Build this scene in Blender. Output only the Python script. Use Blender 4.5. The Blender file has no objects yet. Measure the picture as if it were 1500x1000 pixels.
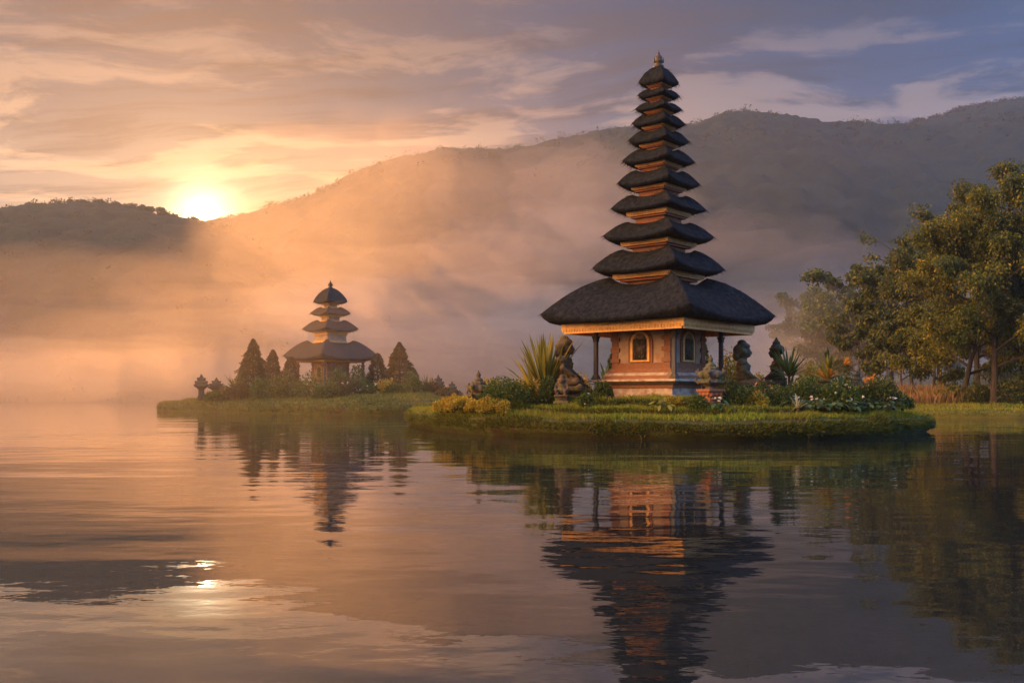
import bpy, bmesh, math, random
import numpy as np
from mathutils import Vector, Matrix, Euler
R = math.radians
HAZE = 0.00026; MIST = 0.0020; LEFT_FILL = 31.0; ANI = 0.62
scene = bpy.context.scene
C = scene.collection

# ------------------------------------------------------------------ camera
F = 1400.0            # focal length in photo pixels (photo is 1500 wide)
HZ = 578.0            # photo row of the horizon
CAMZ = 1.5
cam_d = bpy.data.cameras.new('camera')
cam = bpy.data.objects.new('camera', cam_d); C.objects.link(cam)
cam.location = (0, 0, CAMZ); cam.rotation_euler = (R(90), 0, 0)
cam_d.sensor_width = 36; cam_d.lens = 36 * F / 1500
cam_d.shift_y = (HZ - 500) / 1500
cam_d.clip_start = 0.1; cam_d.clip_end = 6000
scene.camera = cam
scene.view_settings.view_transform = 'Standard'
scene.view_settings.look = 'None'
scene.view_settings.exposure = 0.42
scene.view_settings.gamma = 1.0
scene.cycles.use_denoising = True
scene.cycles.max_bounces = 8
scene.cycles.diffuse_bounces = 2
scene.cycles.glossy_bounces = 3
scene.cycles.transmission_bounces = 3
scene.cycles.volume_bounces = 3
scene.cycles.transparent_max_bounces = 16
scene.cycles.sample_clamp_indirect = 4.0
scene.cycles.caustics_reflective = False
scene.cycles.caustics_refractive = False

# ------------------------------------------------------------------ node helper
class NT:
    def __init__(s, tree):
        s.t = tree; s.n = tree.nodes; s.l = tree.links
    def new(s, typ, **kw):
        n = s.n.new(typ)
        for k, v in kw.items(): setattr(n, k, v)
        return n
    def put(s, node, sock, v):
        i = node.inputs[sock]
        if hasattr(v, 'is_output'): s.l.new(v, i)
        elif v is not None:
            if isinstance(v, (tuple, list)) and len(v) == 3 and i.type == 'RGBA': v = (*v, 1)
            i.default_value = v
    def math(s, op, a, b=None, c=None, clamp=False):
        n = s.new('ShaderNodeMath', operation=op, use_clamp=clamp)
        for k, v in enumerate((a, b, c)):
            if v is not None: s.put(n, k, v)
        return n.outputs[0]
    def vmath(s, op, a, b=None, out=0):
        n = s.new('ShaderNodeVectorMath', operation=op)
        s.put(n, 0, a)
        if b is not None: s.put(n, 1, b)
        return n.outputs[out]
    def ramp(s, fac, pts, interp='LINEAR'):
        n = s.new('ShaderNodeValToRGB'); s.put(n, 0, fac)
        r = n.color_ramp; r.interpolation = interp
        while len(r.elements) < len(pts): r.elements.new(1)
        for e, (p, c) in zip(r.elements, pts):
            e.position = p
            e.color = (c, c, c, 1) if isinstance(c, (int, float)) else (*c, 1)
        return n.outputs[0]
    def mix(s, fac, a, b, blend='MIX'):
        n = s.new('ShaderNodeMix', data_type='RGBA', blend_type=blend)
        s.put(n, 0, fac); s.put(n, 6, a); s.put(n, 7, b)
        return n.outputs[2]
    def noise(s, vec, scale, detail=3, rough=.55, dist=0.0, out=0):
        n = s.new('ShaderNodeTexNoise')
        if vec is not None: s.put(n, 'Vector', vec)
        s.put(n, 'Scale', scale); s.put(n, 'Detail', detail); s.put(n, 'Roughness', rough); s.put(n, 'Distortion', dist)
        return n.outputs[out]
    def mapping(s, vec, loc=(0,0,0), rot=(0,0,0), scale=(1,1,1)):
        n = s.new('ShaderNodeMapping'); s.put(n, 0, vec)
        n.inputs[1].default_value = loc; n.inputs[2].default_value = rot; n.inputs[3].default_value = scale
        return n.outputs[0]

# ------------------------------------------------------------------ sky
def sph(az, el):
    return Vector((math.sin(R(az)) * math.cos(R(el)), math.cos(R(az)) * math.cos(R(el)), math.sin(R(el))))
GLOW_AZ, GLOW_EL = -17.9, 10.2      # where the sun stands over the ridge
SUN_AZ, SUN_EL = -19.0, 18.6         # sun lamp: back light from over the ridge
world = bpy.data.worlds.new('World'); scene.world = world
world.use_nodes = True
w = NT(world.node_tree); w.n.clear()
geo = w.new('ShaderNodeTexCoord')
d = w.vmath('NORMALIZE', geo.outputs['Generated'])
sep = w.new('ShaderNodeSeparateXYZ'); w.put(sep, 0, d)
el = w.math('MAXIMUM', sep.outputs[2], 0.0)
sv = sph(GLOW_AZ, GLOW_EL)
c = w.math('MAXIMUM', w.vmath('DOT_PRODUCT', d, tuple(sv), out=1), 0.0)
warm = w.ramp(el, [(0, (.60,.30,.14)), (.14, (.42,.20,.08)), (.22, (.32,.17,.10)), (.29, (.12,.105,.14)), (.37, (.045,.06,.11)), (.5, (.20,.24,.36)), (1, (1.3,2.1,4.0))])
cool = w.ramp(el, [(0, (.44,.40,.50)), (.15, (.40,.37,.48)), (.22, (.22,.25,.38)), (.29, (.075,.145,.32)), (.37, (.03,.095,.25)), (.5, (.12,.20,.36)), (1, (1.3,2.1,4.0))])
mfac = w.ramp(c, [(.66, 0), (.80, .18), (.92, .55), (.985, 1)], 'EASE')
base = w.mix(mfac, cool, warm)
# clouds on a plane overhead, stretched into wind streaks
q = w.vmath('DIVIDE', d, w.math('ADD', sep.outputs[2], 0.10))
qm = w.mapping(q, loc=(3.1, 1.7, 0), rot=(0, 0, R(18)), scale=(0.75, 1.25, 0))
warp = w.noise(w.mapping(q, scale=(.9, .9, 0)), 1.1, 3, .5, out=1)
qw = w.vmath('ADD', qm, w.vmath('MULTIPLY', w.vmath('SUBTRACT', warp, (.5, .5, .5)), (.55, .55, 0)))
cl = w.noise(qw, 2.6, 10, .60)
cl2 = w.noise(w.mapping(qw, loc=(7, 2, 0), rot=(0, 0, R(-10)), scale=(.7, 1.9, 0)), 3.2, 8, .62)
lit = w.ramp(cl, [(.48, 0), (.60, 1)], 'EASE')
dark = w.ramp(cl2, [(.43, 0), (.62, 1)], 'EASE')
litc = w.mix(mfac, w.ramp(el, [(.14, (.48,.39,.46)), (.29, (.36,.33,.41)), (.37, (.08,.14,.28))]), w.ramp(el, [(.14, (.90,.45,.18)), (.23, (1.0,.53,.25)), (.30, (.60,.35,.24)), (.37, (.26,.18,.175))]))
drkc = w.mix(mfac, (.05, .10, .20), (.11, .070, .075))
base = w.mix(w.math('MULTIPLY', dark, .9), base, drkc)
base = w.mix(w.math('MULTIPLY', lit, .9), base, litc)
def glow(p, col, a):
    return w.vmath('MULTIPLY', w.math('MULTIPLY', w.math('POWER', c, p), a), tuple(col))
g = w.vmath('ADD', glow(24, (1, .40, .10), .20), glow(110, (1, .46, .11), .40))
g = w.vmath('ADD', g, glow(700, (1, .66, .26), .85))
g = w.vmath('ADD', g, w.vmath('ADD', glow(3000, (1, .84, .55), 2.6), glow(40000, (1, .85, .55), 25.0)))
# added warm sky patch out of view at left, lighting the camera-facing sides
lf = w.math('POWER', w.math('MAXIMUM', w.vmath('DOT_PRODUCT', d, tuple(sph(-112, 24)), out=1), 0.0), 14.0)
g = w.vmath('ADD', g, w.vmath('MULTIPLY', w.math('MULTIPLY', lf, LEFT_FILL), (1, .52, .20)))
# added cool sky patch out of view at right, tinting haze and right-hand sides
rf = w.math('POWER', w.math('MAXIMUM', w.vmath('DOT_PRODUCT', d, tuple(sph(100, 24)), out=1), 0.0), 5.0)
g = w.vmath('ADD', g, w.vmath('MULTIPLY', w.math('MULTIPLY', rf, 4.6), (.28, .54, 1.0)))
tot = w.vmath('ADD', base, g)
sky = w.new('ShaderNodeTexSky'); sky.sky_type = 'NISHITA'; sky.sun_disc = False
sky.sun_elevation = R(SUN_EL); sky.sun_rotation = R(SUN_AZ); sky.air_density = 1.0; sky.dust_density = 0.2
bg1 = w.new('ShaderNodeBackground'); 
veil = w.math('MULTIPLY', w.ramp(el, [(0, .6), (.18, .28), (.27, .10), (.36, .04), (1, .4)]), w.math('SUBTRACT', 1.0, w.math('MULTIPLY', dark, .55)))
veil = w.math('MULTIPLY', veil, w.ramp(c, [(.7, .15), (.97, 1)]))
w.put(bg1, 0, w.vmath('SCALE', sky.outputs[0])); w.l.new(veil, bg1.inputs[0].links[0].from_node.inputs['Scale']); w.put(bg1, 1, 0.05)
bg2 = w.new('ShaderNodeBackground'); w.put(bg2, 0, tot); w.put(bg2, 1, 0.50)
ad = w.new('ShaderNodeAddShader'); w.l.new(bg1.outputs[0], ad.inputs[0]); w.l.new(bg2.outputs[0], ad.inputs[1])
wo = w.new('ShaderNodeOutputWorld'); w.l.new(ad.outputs[0], wo.inputs[0])
world.cycles.sampling_method = 'MANUAL'; world.cycles.sample_map_resolution = 2048

# ------------------------------------------------------------------ sun lamp
sun_d = bpy.data.lights.new('sun', 'SUN'); sun_d.energy = 2.4; sun_d.angle = R(0.6); sun_d.color = (1, .37, .085)
sun = bpy.data.objects.new('sun', sun_d); C.objects.link(sun)
sun.rotation_euler = (-sph(SUN_AZ, SUN_EL)).to_track_quat('-Z', 'Y').to_euler()
sun.location = sph(SUN_AZ, SUN_EL) * 400

# ------------------------------------------------------------------ object helpers
def px(x, y, D):
    """where the photo's pixel x, y stands at distance D"""
    return Vector(((x - 750) * D / F, D, CAMZ + (HZ - y) * D / F))
def tag(o, label=None, cat=None, group=None, kind=None):
    if label: o['label'] = label
    if cat: o['category'] = cat
    if group: o['group'] = group
    if kind: o['kind'] = kind
    return o
def empty(name, loc=(0,0,0), rz=0.0, sc=1.0):
    o = bpy.data.objects.new(name, None); C.objects.link(o)
    o.location = loc; o.rotation_euler = (0, 0, rz); o.scale = (sc, sc, sc) if not isinstance(sc, tuple) else sc
    o.empty_display_size = .2
    return o
def thing(name, label, cat, loc=(0,0,0), rz=0.0, group=None, sc=1.0):
    return tag(empty(name, loc, rz, sc), label, cat, group)
def link(name, me, mat=None, parent=None):
    o = bpy.data.objects.new(name, me); C.objects.link(o)
    if mat: me.materials.clear(); me.materials.append(mat)
    if parent: o.parent = parent
    return o
def copy_tree(o, parent=None):
    c_ = o.copy(); C.objects.link(c_)
    if parent is not None: c_.parent = parent
    for ch in [x for x in C.objects if x.parent == o]: copy_tree(ch, c_)
    return c_
class MB:
    """collects vertices and faces of one mesh"""
    def __init__(s): s.v = []; s.f = []
    def add(s, vs, fs, M=None):
        k = len(s.v)
        s.v += [tuple(M @ Vector(p)) if M else tuple(p) for p in vs]
        s.f += [tuple(i + k for i in f) for f in fs]
    def box(s, cx, cy, z0, hx, hy, z1, tx=1.0, ty=None, M=None):
        """box (or frustum: the top is scaled by tx, ty)"""
        ty = tx if ty is None else ty
        vs = [(cx + a*hx, cy + b*hy, z0) for a, b in ((-1,-1),(1,-1),(1,1),(-1,1))] + [(cx + a*hx*tx, cy + b*hy*ty, z1) for a, b in ((-1,-1),(1,-1),(1,1),(-1,1))]
        s.add(vs, [(3,2,1,0),(4,5,6,7),(0,1,5,4),(1,2,6,5),(2,3,7,6),(3,0,4,7)], M)
    def tube(s, pts, rad, n=7, cap=True):
        pts = [Vector(p) for p in pts]
        if not hasattr(rad, '__len__'): rad = [rad] * len(pts)
        vs = []; fs = []
        for i, p in enumerate(pts):
            t = (pts[min(i+1, len(pts)-1)] - pts[max(i-1, 0)]).normalized()
            a = t.orthogonal().normalized() if i == 0 else (pa - t * pa.dot(t)).normalized()
            pa = a; b = t.cross(a)
            for k in range(n):
                th = 2*math.pi*k/n
                vs.append(p + (a*math.cos(th) + b*math.sin(th)) * rad[i])
        for i in range(len(pts)-1):
            for k in range(n):
                fs.append((i*n+k, i*n+(k+1)%n, (i+1)*n+(k+1)%n, (i+1)*n+k))
        if cap:
            fs.append(tuple(range(n-1, -1, -1))); m = (len(pts)-1)*n
            fs.append(tuple(range(m, m+n)))
        s.add(vs, fs)
    def lathe(s, prof, n=16, cx=0, cy=0, sq=0.0, sx=1, sy=1):
        """prof = (radius, z) pairs; sq 0 is round, 1 is square"""
        vs = []; fs = []
        for r, z in prof:
            for k in range(n):
                th = 2*math.pi*k/n
                x, y = math.cos(th), math.sin(th)
                m = 1 / max(abs(x), abs(y))
                m = 1 + (m-1)*sq
                vs.append((cx + x*r*m*sx, cy + y*r*m*sy, z))
        for i in range(len(prof)-1):
            for k in range(n):
                fs.append((i*n+k, i*n+(k+1)%n, (i+1)*n+(k+1)%n, (i+1)*n+k))
        fs.append(tuple(range(n-1, -1, -1))); m = (len(prof)-1)*n
        fs.append(tuple(range(m, m+n)))
        s.add(vs, fs)
    def ball(s, c_, r, nu=10, nv=7, rot=None):
        r = (r, r, r) if not hasattr(r, '__len__') else r
        vs = [(0,0,-1)]; fs = []
        for i in range(1, nv):
            ph = -math.pi/2 + math.pi*i/nv
            for k in range(nu):
                th = 2*math.pi*k/nu
                vs.append((math.cos(ph)*math.cos(th), math.cos(ph)*math.sin(th), math.sin(ph)))
        vs.append((0,0,1)); top = len(vs)-1
        for k in range(nu): fs.append((0, 1+(k+1)%nu, 1+k)); fs.append((top, top-nu+k, top-nu+(k+1)%nu))
        for i in range(nv-2):
            for k in range(nu):
                a = 1+i*nu; fs.append((a+k, a+(k+1)%nu, a+nu+(k+1)%nu, a+nu+k))
        M = Matrix.Translation(c_) @ (rot.to_matrix().to_4x4() if rot else Matrix.Identity(4)) @ Matrix.Diagonal((*r, 1))
        s.add(vs, fs, M)
    def mesh(s, name, smooth=False):
        me = bpy.data.meshes.new(name); me.from_pydata(s.v, [], s.f)
        if smooth: me.shade_smooth()
        me.update(); return me
    def build(s, name, mat, parent=None, smooth=False):
        return link(name, s.mesh(name, smooth), mat, parent)
def remesh(mb, name, voxel, mat, parent=None, smooth=2):
    """melt the collected shapes into one continuous surface"""
    o = link(name, mb.mesh(name))
    m = o.modifiers.new('r', 'REMESH'); m.mode = 'VOXEL'; m.voxel_size = voxel
    if smooth:
        m2 = o.modifiers.new('s', 'SMOOTH'); m2.iterations = smooth; m2.factor = .5
    me = bpy.data.meshes.new_from_object(o.evaluated_get(bpy.context.evaluated_depsgraph_get()))
    old = o.data; o.modifiers.clear(); o.data = me; bpy.data.meshes.remove(old)
    me.name = name; me.shade_smooth()
    me.materials.clear(); me.materials.append(mat)
    if parent: o.parent = parent
    return o
def polys(name, V, mat, parent=None, smooth=False):
    """V: array (N, k, 3) -> N separate k-gons in one mesh"""
    V = np.asarray(V, dtype=np.float32); N, k = V.shape[:2]
    me = bpy.data.meshes.new(name)
    me.vertices.add(N*k); me.vertices.foreach_set('co', V.reshape(-1))
    me.loops.add(N*k); me.loops.foreach_set('vertex_index', np.arange(N*k, dtype=np.int32))
    me.polygons.add(N); me.polygons.foreach_set('loop_start', np.arange(0, N*k, k, dtype=np.int32))
    me.update(calc_edges=True)
    if smooth: me.shade_smooth()
    return link(name, me, mat, parent)
def grid_mesh(name, P, mat, parent=None, smooth=True, closed_u=False):
    """P: array (rows, cols, 3)"""
    nr, nc = P.shape[:2]
    idx = np.arange(nr*nc).reshape(nr, nc)
    if closed_u: idx = np.concatenate([idx, idx[:, :1]], 1)
    q_ = np.stack([idx[:-1,:-1], idx[:-1,1:], idx[1:,1:], idx[1:,:-1]], -1).reshape(-1, 4)
    me = bpy.data.meshes.new(name)
    me.vertices.add(nr*nc); me.vertices.foreach_set('co', P.astype(np.float32).reshape(-1))
    me.loops.add(q_.size); me.loops.foreach_set('vertex_index', q_.astype(np.int32).reshape(-1))
    me.polygons.add(len(q_)); me.polygons.foreach_set('loop_start', np.arange(0, q_.size, 4, dtype=np.int32))
    me.update(calc_edges=True)
    if smooth: me.shade_smooth()
    return link(name, me, mat, parent)
def vnoise(x, y, seed=0):
    xi = np.floor(x).astype(np.int64); yi = np.floor(y).astype(np.int64)
    fx = x - xi; fy = y - yi
    fx = fx*fx*(3-2*fx); fy = fy*fy*(3-2*fy)
    def h(a, b):
        n = (a*374761393 + b*668265263 + seed*974634777) & 0xffffffff
        n = ((n ^ (n >> 13)) * 1274126177) & 0xffffffff
        return ((n ^ (n >> 16)) & 0xffff) / 65535.0
    return (h(xi,yi)*(1-fx)+h(xi+1,yi)*fx)*(1-fy) + (h(xi,yi+1)*(1-fx)+h(xi+1,yi+1)*fx)*fy
def fbm(x, y, seed=0, oct_=4):
    x = np.asarray(x, float); y = np.asarray(y, float)
    s = 0; a = .5
    for k in range(oct_):
        s = s + a*(vnoise(x, y, seed+k)-.5)*2; x = x*2.03+11; y = y*2.03+7; a *= .5
    return s

# ------------------------------------------------------------------ materials
def mat(name):
    m = bpy.data.materials.new(name); m.use_nodes = True
    t = NT(m.node_tree); b = t.n['Principled BSDF']
    return m, t, b
def bump(t, b, h, strength, dist):
    n = t.new('ShaderNodeBump'); t.put(n, 'Height', h); t.put(n, 'Strength', strength); t.put(n, 'Distance', dist)
    t.l.new(n.outputs[0], b.inputs['Normal'])
def surf(name, c1, c2, scale, rough=.85, c3=None, s3=6, lo3=.55, hi3=.7, bmp=.4, bd=.02, bscale=None, spec=.3, stretch=(1,1,1)):
    m, t, b = mat(name)
    co = t.new('ShaderNodeTexCoord').outputs['Object']
    cs = t.mapping(co, scale=stretch)
    n1 = t.noise(cs, scale, 6, .6)
    col = t.ramp(n1, [(.32, c1), (.68, c2)])
    if c3:
        n3 = t.noise(co, s3, 5, .6)
        col = t.mix(t.ramp(n3, [(lo3, 0), (hi3, 1)]), col, c3)
    t.put(b, 'Base Color', col); t.put(b, 'Roughness', rough); t.put(b, 'Specular IOR Level', spec)
    bump(t, b, t.noise(cs, bscale or scale*2.5, 6, .65), bmp, bd)
    return m
def leaf_mat(name, c1, c2, c3=None, trans=.35, rough=.5, p3=.85, big=None, bscale=.25):
    """leaves: each leaf its own shade between c1 and c2, a few c3, light shining through"""
    m, t, b = mat(name)
    g_ = t.new('ShaderNodeNewGeometry')
    rnd = g_.outputs['Random Per Island']
    col = t.ramp(rnd, [(0, c1), (p3-.02, c2)] + ([(p3, c3), (1, c3)] if c3 else []))
    if big:
        co = t.new('ShaderNodeTexCoord').outputs['Object']
        col = t.mix(t.ramp(t.noise(co, bscale, 3, .5), [(.42, 0), (.60, .8)]), col, big)
    t.put(b, 'Base Color', col); t.put(b, 'Roughness', rough); t.put(b, 'Specular IOR Level', .25)
    tr = t.new('ShaderNodeBsdfTranslucent'); t.put(tr, 0, t.mix(.5, col, t.mix(1.0, col, (1.0, .85, .35), 'MULTIPLY')))
    mx = t.new('ShaderNodeMixShader'); t.put(mx, 0, trans)
    t.l.new(b.outputs[0], mx.inputs[1]); t.l.new(tr.outputs[0], mx.inputs[2])
    t.l.new(mx.outputs[0], t.n['Material Output'].inputs[0])
    return m
def brick_mat(name, c1, c2, mortar, sc=5, stain=(.2,.16,.13)):
    m, t, b = mat(name)
    co = t.new('ShaderNodeTexCoord').outputs['Object']
    sp = t.new('ShaderNodeSeparateXYZ'); t.put(sp, 0, co)
    cb = t.new('ShaderNodeCombineXYZ'); t.put(cb, 0, t.math('ADD', sp.outputs[0], sp.outputs[1])); t.put(cb, 1, sp.outputs[2])
    br = t.new('ShaderNodeTexBrick'); t.put(br, 0, cb.outputs[0]); t.put(br, 'Scale', sc)
    t.put(br, 'Color1', c1); t.put(br, 'Color2', c2); t.put(br, 'Mortar', mortar); t.put(br, 'Mortar Size', .015)
    t.put(br, 'Brick Width', .55); t.put(br, 'Row Height', .2)
    n = t.noise(co, 3, 6, .65)
    col = t.mix(t.ramp(n, [(.5, 0), (.72, .75)]), br.outputs[0], stain)
    t.put(b, 'Base Color', col); t.put(b, 'Roughness', .9); t.put(b, 'Specular IOR Level', .2)
    bump(t, b, t.noise(co, 14, 5, .6), .5, .02)
    return m
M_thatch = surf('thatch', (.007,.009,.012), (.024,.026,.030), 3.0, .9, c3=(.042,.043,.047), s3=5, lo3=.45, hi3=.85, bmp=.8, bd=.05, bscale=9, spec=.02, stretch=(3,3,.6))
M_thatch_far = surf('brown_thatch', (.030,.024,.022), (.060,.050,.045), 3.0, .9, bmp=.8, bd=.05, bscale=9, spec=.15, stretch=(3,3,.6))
M_gold = surf('gilded_wood', (.60,.27,.05), (.80,.42,.09), 6, .5, c3=(.36,.14,.05), s3=9, bmp=.6, bd=.015, bscale=22, spec=.5)
M_oldgold = surf('tarnished_gilt', (.016,.012,.009), (.060,.036,.016), 9, .55, bmp=.6, bd=.015, bscale=22, spec=.4)
M_redwood = surf('red_painted_wood', (.26,.07,.035), (.36,.11,.05), 6, .6, bmp=.3)
M_darkwood = surf('dark_wood', (.055,.052,.055), (.11,.10,.10), 5, .7, bmp=.3, stretch=(4,4,.5))
M_brick = brick_mat('red_brick', (.30,.115,.055), (.22,.08,.04), (.22,.16,.12))
M_plaster = surf('worn_plaster', (.28,.18,.125), (.43,.30,.21), 2.2, .9, c3=(.34,.16,.09), s3=2.6, lo3=.52, hi3=.66, bmp=.35, bscale=12)
M_white = surf('stained_white_plaster', (.33,.25,.20), (.54,.44,.38), 2.5, .9, c3=(.22,.12,.085), s3=3, lo3=.46, hi3=.70, bmp=.3, bscale=12)
M_carved = surf('carved_gilt_panel', (.07,.04,.02), (.42,.24,.08), 20, .6, bmp=1.0, bd=.05, bscale=22, spec=.4)
M_stone = surf('mossy_grey_stone', (.055,.048,.042), (.16,.135,.115), 5, .95, c3=(.075,.085,.025), s3=3.2, lo3=.46, hi3=.66, bmp=.8, bd=.04, bscale=16, spec=.2)
M_stone_w = surf('brown_stone', (.055,.040,.030), (.14,.098,.068), 6, .95, c3=(.13,.12,.03), s3=4, lo3=.48, hi3=.66, bmp=.8, bd=.04, bscale=16, spec=.2)
M_stone_d = surf('dark_stone', (.028,.026,.024), (.075,.066,.058), 5, .95, c3=(.04,.055,.02), s3=3.2, lo3=.46, hi3=.66, bmp=.8, bd=.04, bscale=16, spec=.2)
M_redstone = brick_mat('weathered_red_stone', (.34,.12,.055), (.22,.08,.04), (.2,.12,.09), 7, (.12,.09,.07))
M_bark = surf('bark', (.022,.018,.015), (.065,.050,.040), 4, .95, bmp=.9, bd=.04, stretch=(3,3,.6))
M_stem = surf('green_stem', (.08,.10,.03), (.14,.15,.05), 4, .7, bmp=.2)
M_turf = surf('turf', (.035,.036,.012), (.07,.075,.018), 1.6, .95, c3=(.055,.036,.020), s3=1.2, lo3=.5, hi3=.66, bmp=1.0, bd=.06, bscale=9, spec=.15)
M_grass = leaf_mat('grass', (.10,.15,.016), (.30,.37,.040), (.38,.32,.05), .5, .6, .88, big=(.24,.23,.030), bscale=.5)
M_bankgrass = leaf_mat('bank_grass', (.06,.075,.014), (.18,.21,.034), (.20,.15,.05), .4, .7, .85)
M_reed = leaf_mat('reeds', (.22,.12,.065), (.42,.25,.15), (.16,.15,.04), .35, .7, .8, big=(.20,.15,.06), bscale=.22)
M_goldleaf = leaf_mat('golden_leaves', (.050,.075,.012), (.20,.21,.028), (.38,.30,.04), .5, .5, .86, big=(.05,.085,.018), bscale=.30)
M_olive = leaf_mat('olive_leaves', (.028,.052,.014), (.10,.125,.030), (.21,.18,.035), .45, .5, .88)
M_green = leaf_mat('green_leaves', (.028,.058,.012), (.09,.14,.028), (.16,.18,.04), .35, .45, .88)
M_dark = leaf_mat('dark_leaves', (.020,.042,.012), (.075,.11,.024), (.13,.15,.035), .3, .5, .9)
M_yellow = leaf_mat('yellow_leaves', (.19,.19,.02), (.46,.38,.05), (.52,.25,.03), .45, .5, .85)
M_conifer = leaf_mat('conifer_needles', (.035,.036,.013), (.085,.070,.024), None, .25, .6)
M_yucca = leaf_mat('sword_leaves', (.11,.13,.025), (.34,.33,.06), (.46,.36,.06), .4, .4, .82)
M_fan = leaf_mat('fan_leaves', (.03,.07,.022), (.10,.16,.05), (.2,.2,.06), .35, .4, .88)
M_orange = leaf_mat('orange_bracts', (.58,.24,.03), (.72,.40,.06), (.62,.18,.04), .45, .4, .85)
M_petal = leaf_mat('white_petals', (.70,.62,.52), (.8,.74,.68), None, .35, .6)
M_pink = leaf_mat('pink_flowers', (.55,.30,.24), (.7,.45,.36), None, .35, .6)

# ================================================================== SETTING
# ------------------------------------------------------------------ water
m, t, b = mat('lake_water')
co = t.new('ShaderNodeTexCoord').outputs['Object']
t.put(b, 'Base Color', (.010, .013, .014)); t.put(b, 'Roughness', .012); t.put(b, 'IOR', 1.5)
patch = t.ramp(t.noise(t.mapping(co, scale=(.05, .11, 1)), 1.0, 4, .6), [(.36, .25), (.62, 1)])
n1 = t.noise(t.mapping(co, scale=(.55, 1.0, 1)), 1.3, 2, .45)
n2 = t.noise(t.mapping(co, rot=(0,0,R(22)), scale=(1.0, 1.5, 1)), 5.0, 2, .5)
n3 = t.noise(t.mapping(co, rot=(0,0,R(-12)), scale=(.10, .22, 1)), 1.0, 3, .5)
h = t.math('ADD', t.math('MULTIPLY', n1, t.math('MULTIPLY', patch, .015)), t.math('MULTIPLY', n2, t.math('MULTIPLY', patch, .0013)))
h = t.math('ADD', h, t.math('MULTIPLY', n3, .05))
bn = t.new('ShaderNodeBump'); t.put(bn, 'Height', h); t.put(bn, 'Strength', 1.0); t.put(bn, 'Distance', 1.0)
t.l.new(bn.outputs[0], b.inputs['Normal'])
M_water = m
gx = np.array([-900, -300, -60, 0, 60, 300, 900.]); gy = np.array([-300, -40, 0, 40, 120, 320, 900.])
P = np.zeros((len(gy), len(gx), 3)); P[..., 0] = gx[None]; P[..., 1] = gy[:, None]
tag(grid_mesh('lake_water', P, M_water), 'calm dark lake mirroring the sunrise, hills and shrines', 'water', kind='structure')

# ------------------------------------------------------------------ hills (terrain with a canopy of tree domes)
def hill_mat(name, c1, c2):
    m, t, b = mat(name)
    co = t.new('ShaderNodeTexCoord').outputs['Object']
    t.put(b, 'Base Color', t.ramp(t.noise(co, .07, 8, .65), [(.35, c1), (.65, c2)])); t.put(b, 'Roughness', 1.0)
    t.put(b, 'Specular IOR Level', .05)
    bump(t, b, t.noise(co, .35, 5, .7), .8, 1.5)
    return m
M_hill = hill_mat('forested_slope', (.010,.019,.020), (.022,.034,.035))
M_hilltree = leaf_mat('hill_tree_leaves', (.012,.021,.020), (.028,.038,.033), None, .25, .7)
rng = np.random.default_rng(7)
def make_hill(name, label, sil, Dr, Df, Db, u0, u1, step, dome_r, ndome, gully, seed):
    """sil: ridge line in photo pixels standing at distance Dr, foot at Df, back foot at Db"""
    xs = np.arange(u0, u1, step); ds = np.concatenate([np.arange(Df, Dr+30, step), np.linspace(Dr+30+step, Db, 12)])
    X, D = np.meshgrid(xs, ds)
    sx_ = np.array([(s[0]-750)*Dr/F for s in sil]); sz = np.array([CAMZ+(HZ-s[1])*Dr/F for s in sil])
    Xr = X * Dr / np.clip(D, Df, None) * .5 + X * .5
    ridge = np.interp(Xr, sx_, sz)
    tt = np.clip((D - Df) / (Dr - Df), 0, 1)
    prof = np.where(D <= Dr, 1 - (1-tt)**1.35*(1-.25*tt), np.clip(1 - (D-Dr)/(Db-Dr), 0, 1)**1.2)
    spur = fbm(X/gully, D/gully*.55, seed, 4) * .12 * np.clip(tt*(1-tt)*4, 0, 1) * (D < Dr)
    Z = ridge * np.clip(prof + spur, 0, 1.0)
    Z += fbm(X/9, D/9, seed+9, 3) * 1.6 * np.clip(tt*6, 0, 1)
    base = Z.copy()
    can = np.zeros_like(Z)
    nf = int((D <= Dr+30).sum() / len(xs))
    cx = rng.uniform(u0, u1, ndome); cy = Df + (Dr+25-Df)*rng.uniform(0, 1, ndome)**.8; cr = rng.uniform(.6, 1.25, ndome)*dome_r
    for x, y, r in zip(cx, cy, cr):
        i0, i1 = np.searchsorted(xs, [x-r, x+r]); j0, j1 = np.searchsorted(ds[:nf], [y-r, y+r])
        if i1 <= i0 or j1 <= j0: continue
        q_ = 1 - ((X[j0:j1,i0:i1]-x)**2 + (D[j0:j1,i0:i1]-y)**2)/r**2
        hgt = np.where(q_ > 0, np.sqrt(np.clip(q_, 0, None))*r*.95, 0)
        can[j0:j1,i0:i1] = np.maximum(can[j0:j1,i0:i1], hgt)
    Z = Z + can
    Z[0] = -1.0
    o = tag(grid_mesh(name, np.stack([X, D, Z], -1), M_hill), label, 'hill', kind='structure')
    return xs, ds, Z, base
def surface_z(hl, x, y):
    xs, ds, Z, _ = hl
    i = int(np.clip(np.searchsorted(xs, x), 0, len(xs)-1)); j = int(np.clip(np.searchsorted(ds, y), 0, len(ds)-1))
    return float(Z[j, i])
SIL_MAIN = [(-500,430),(-100,420),(150,395),(260,360),(330,333),(370,326),(420,311),(480,296),(540,270),(600,247),(660,236),(720,238),(780,236),(850,219),(905,206),(960,204),(1005,206),(1040,192),(1070,187),(1130,195),(1180,208),(1240,204),(1300,204),(1350,192),(1420,169),(1500,154),(1620,150),(1800,170),(2100,240)]
SIL_LEFT = [(-900,420),(-500,360),(-200,330),(0,324),(60,313),(120,309),(180,313),(230,322),(270,329),(300,338),(340,351),(400,373),(450,386),(520,408),(600,446),(700,495),(800,545),(900,574),(1200,577)]
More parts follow.
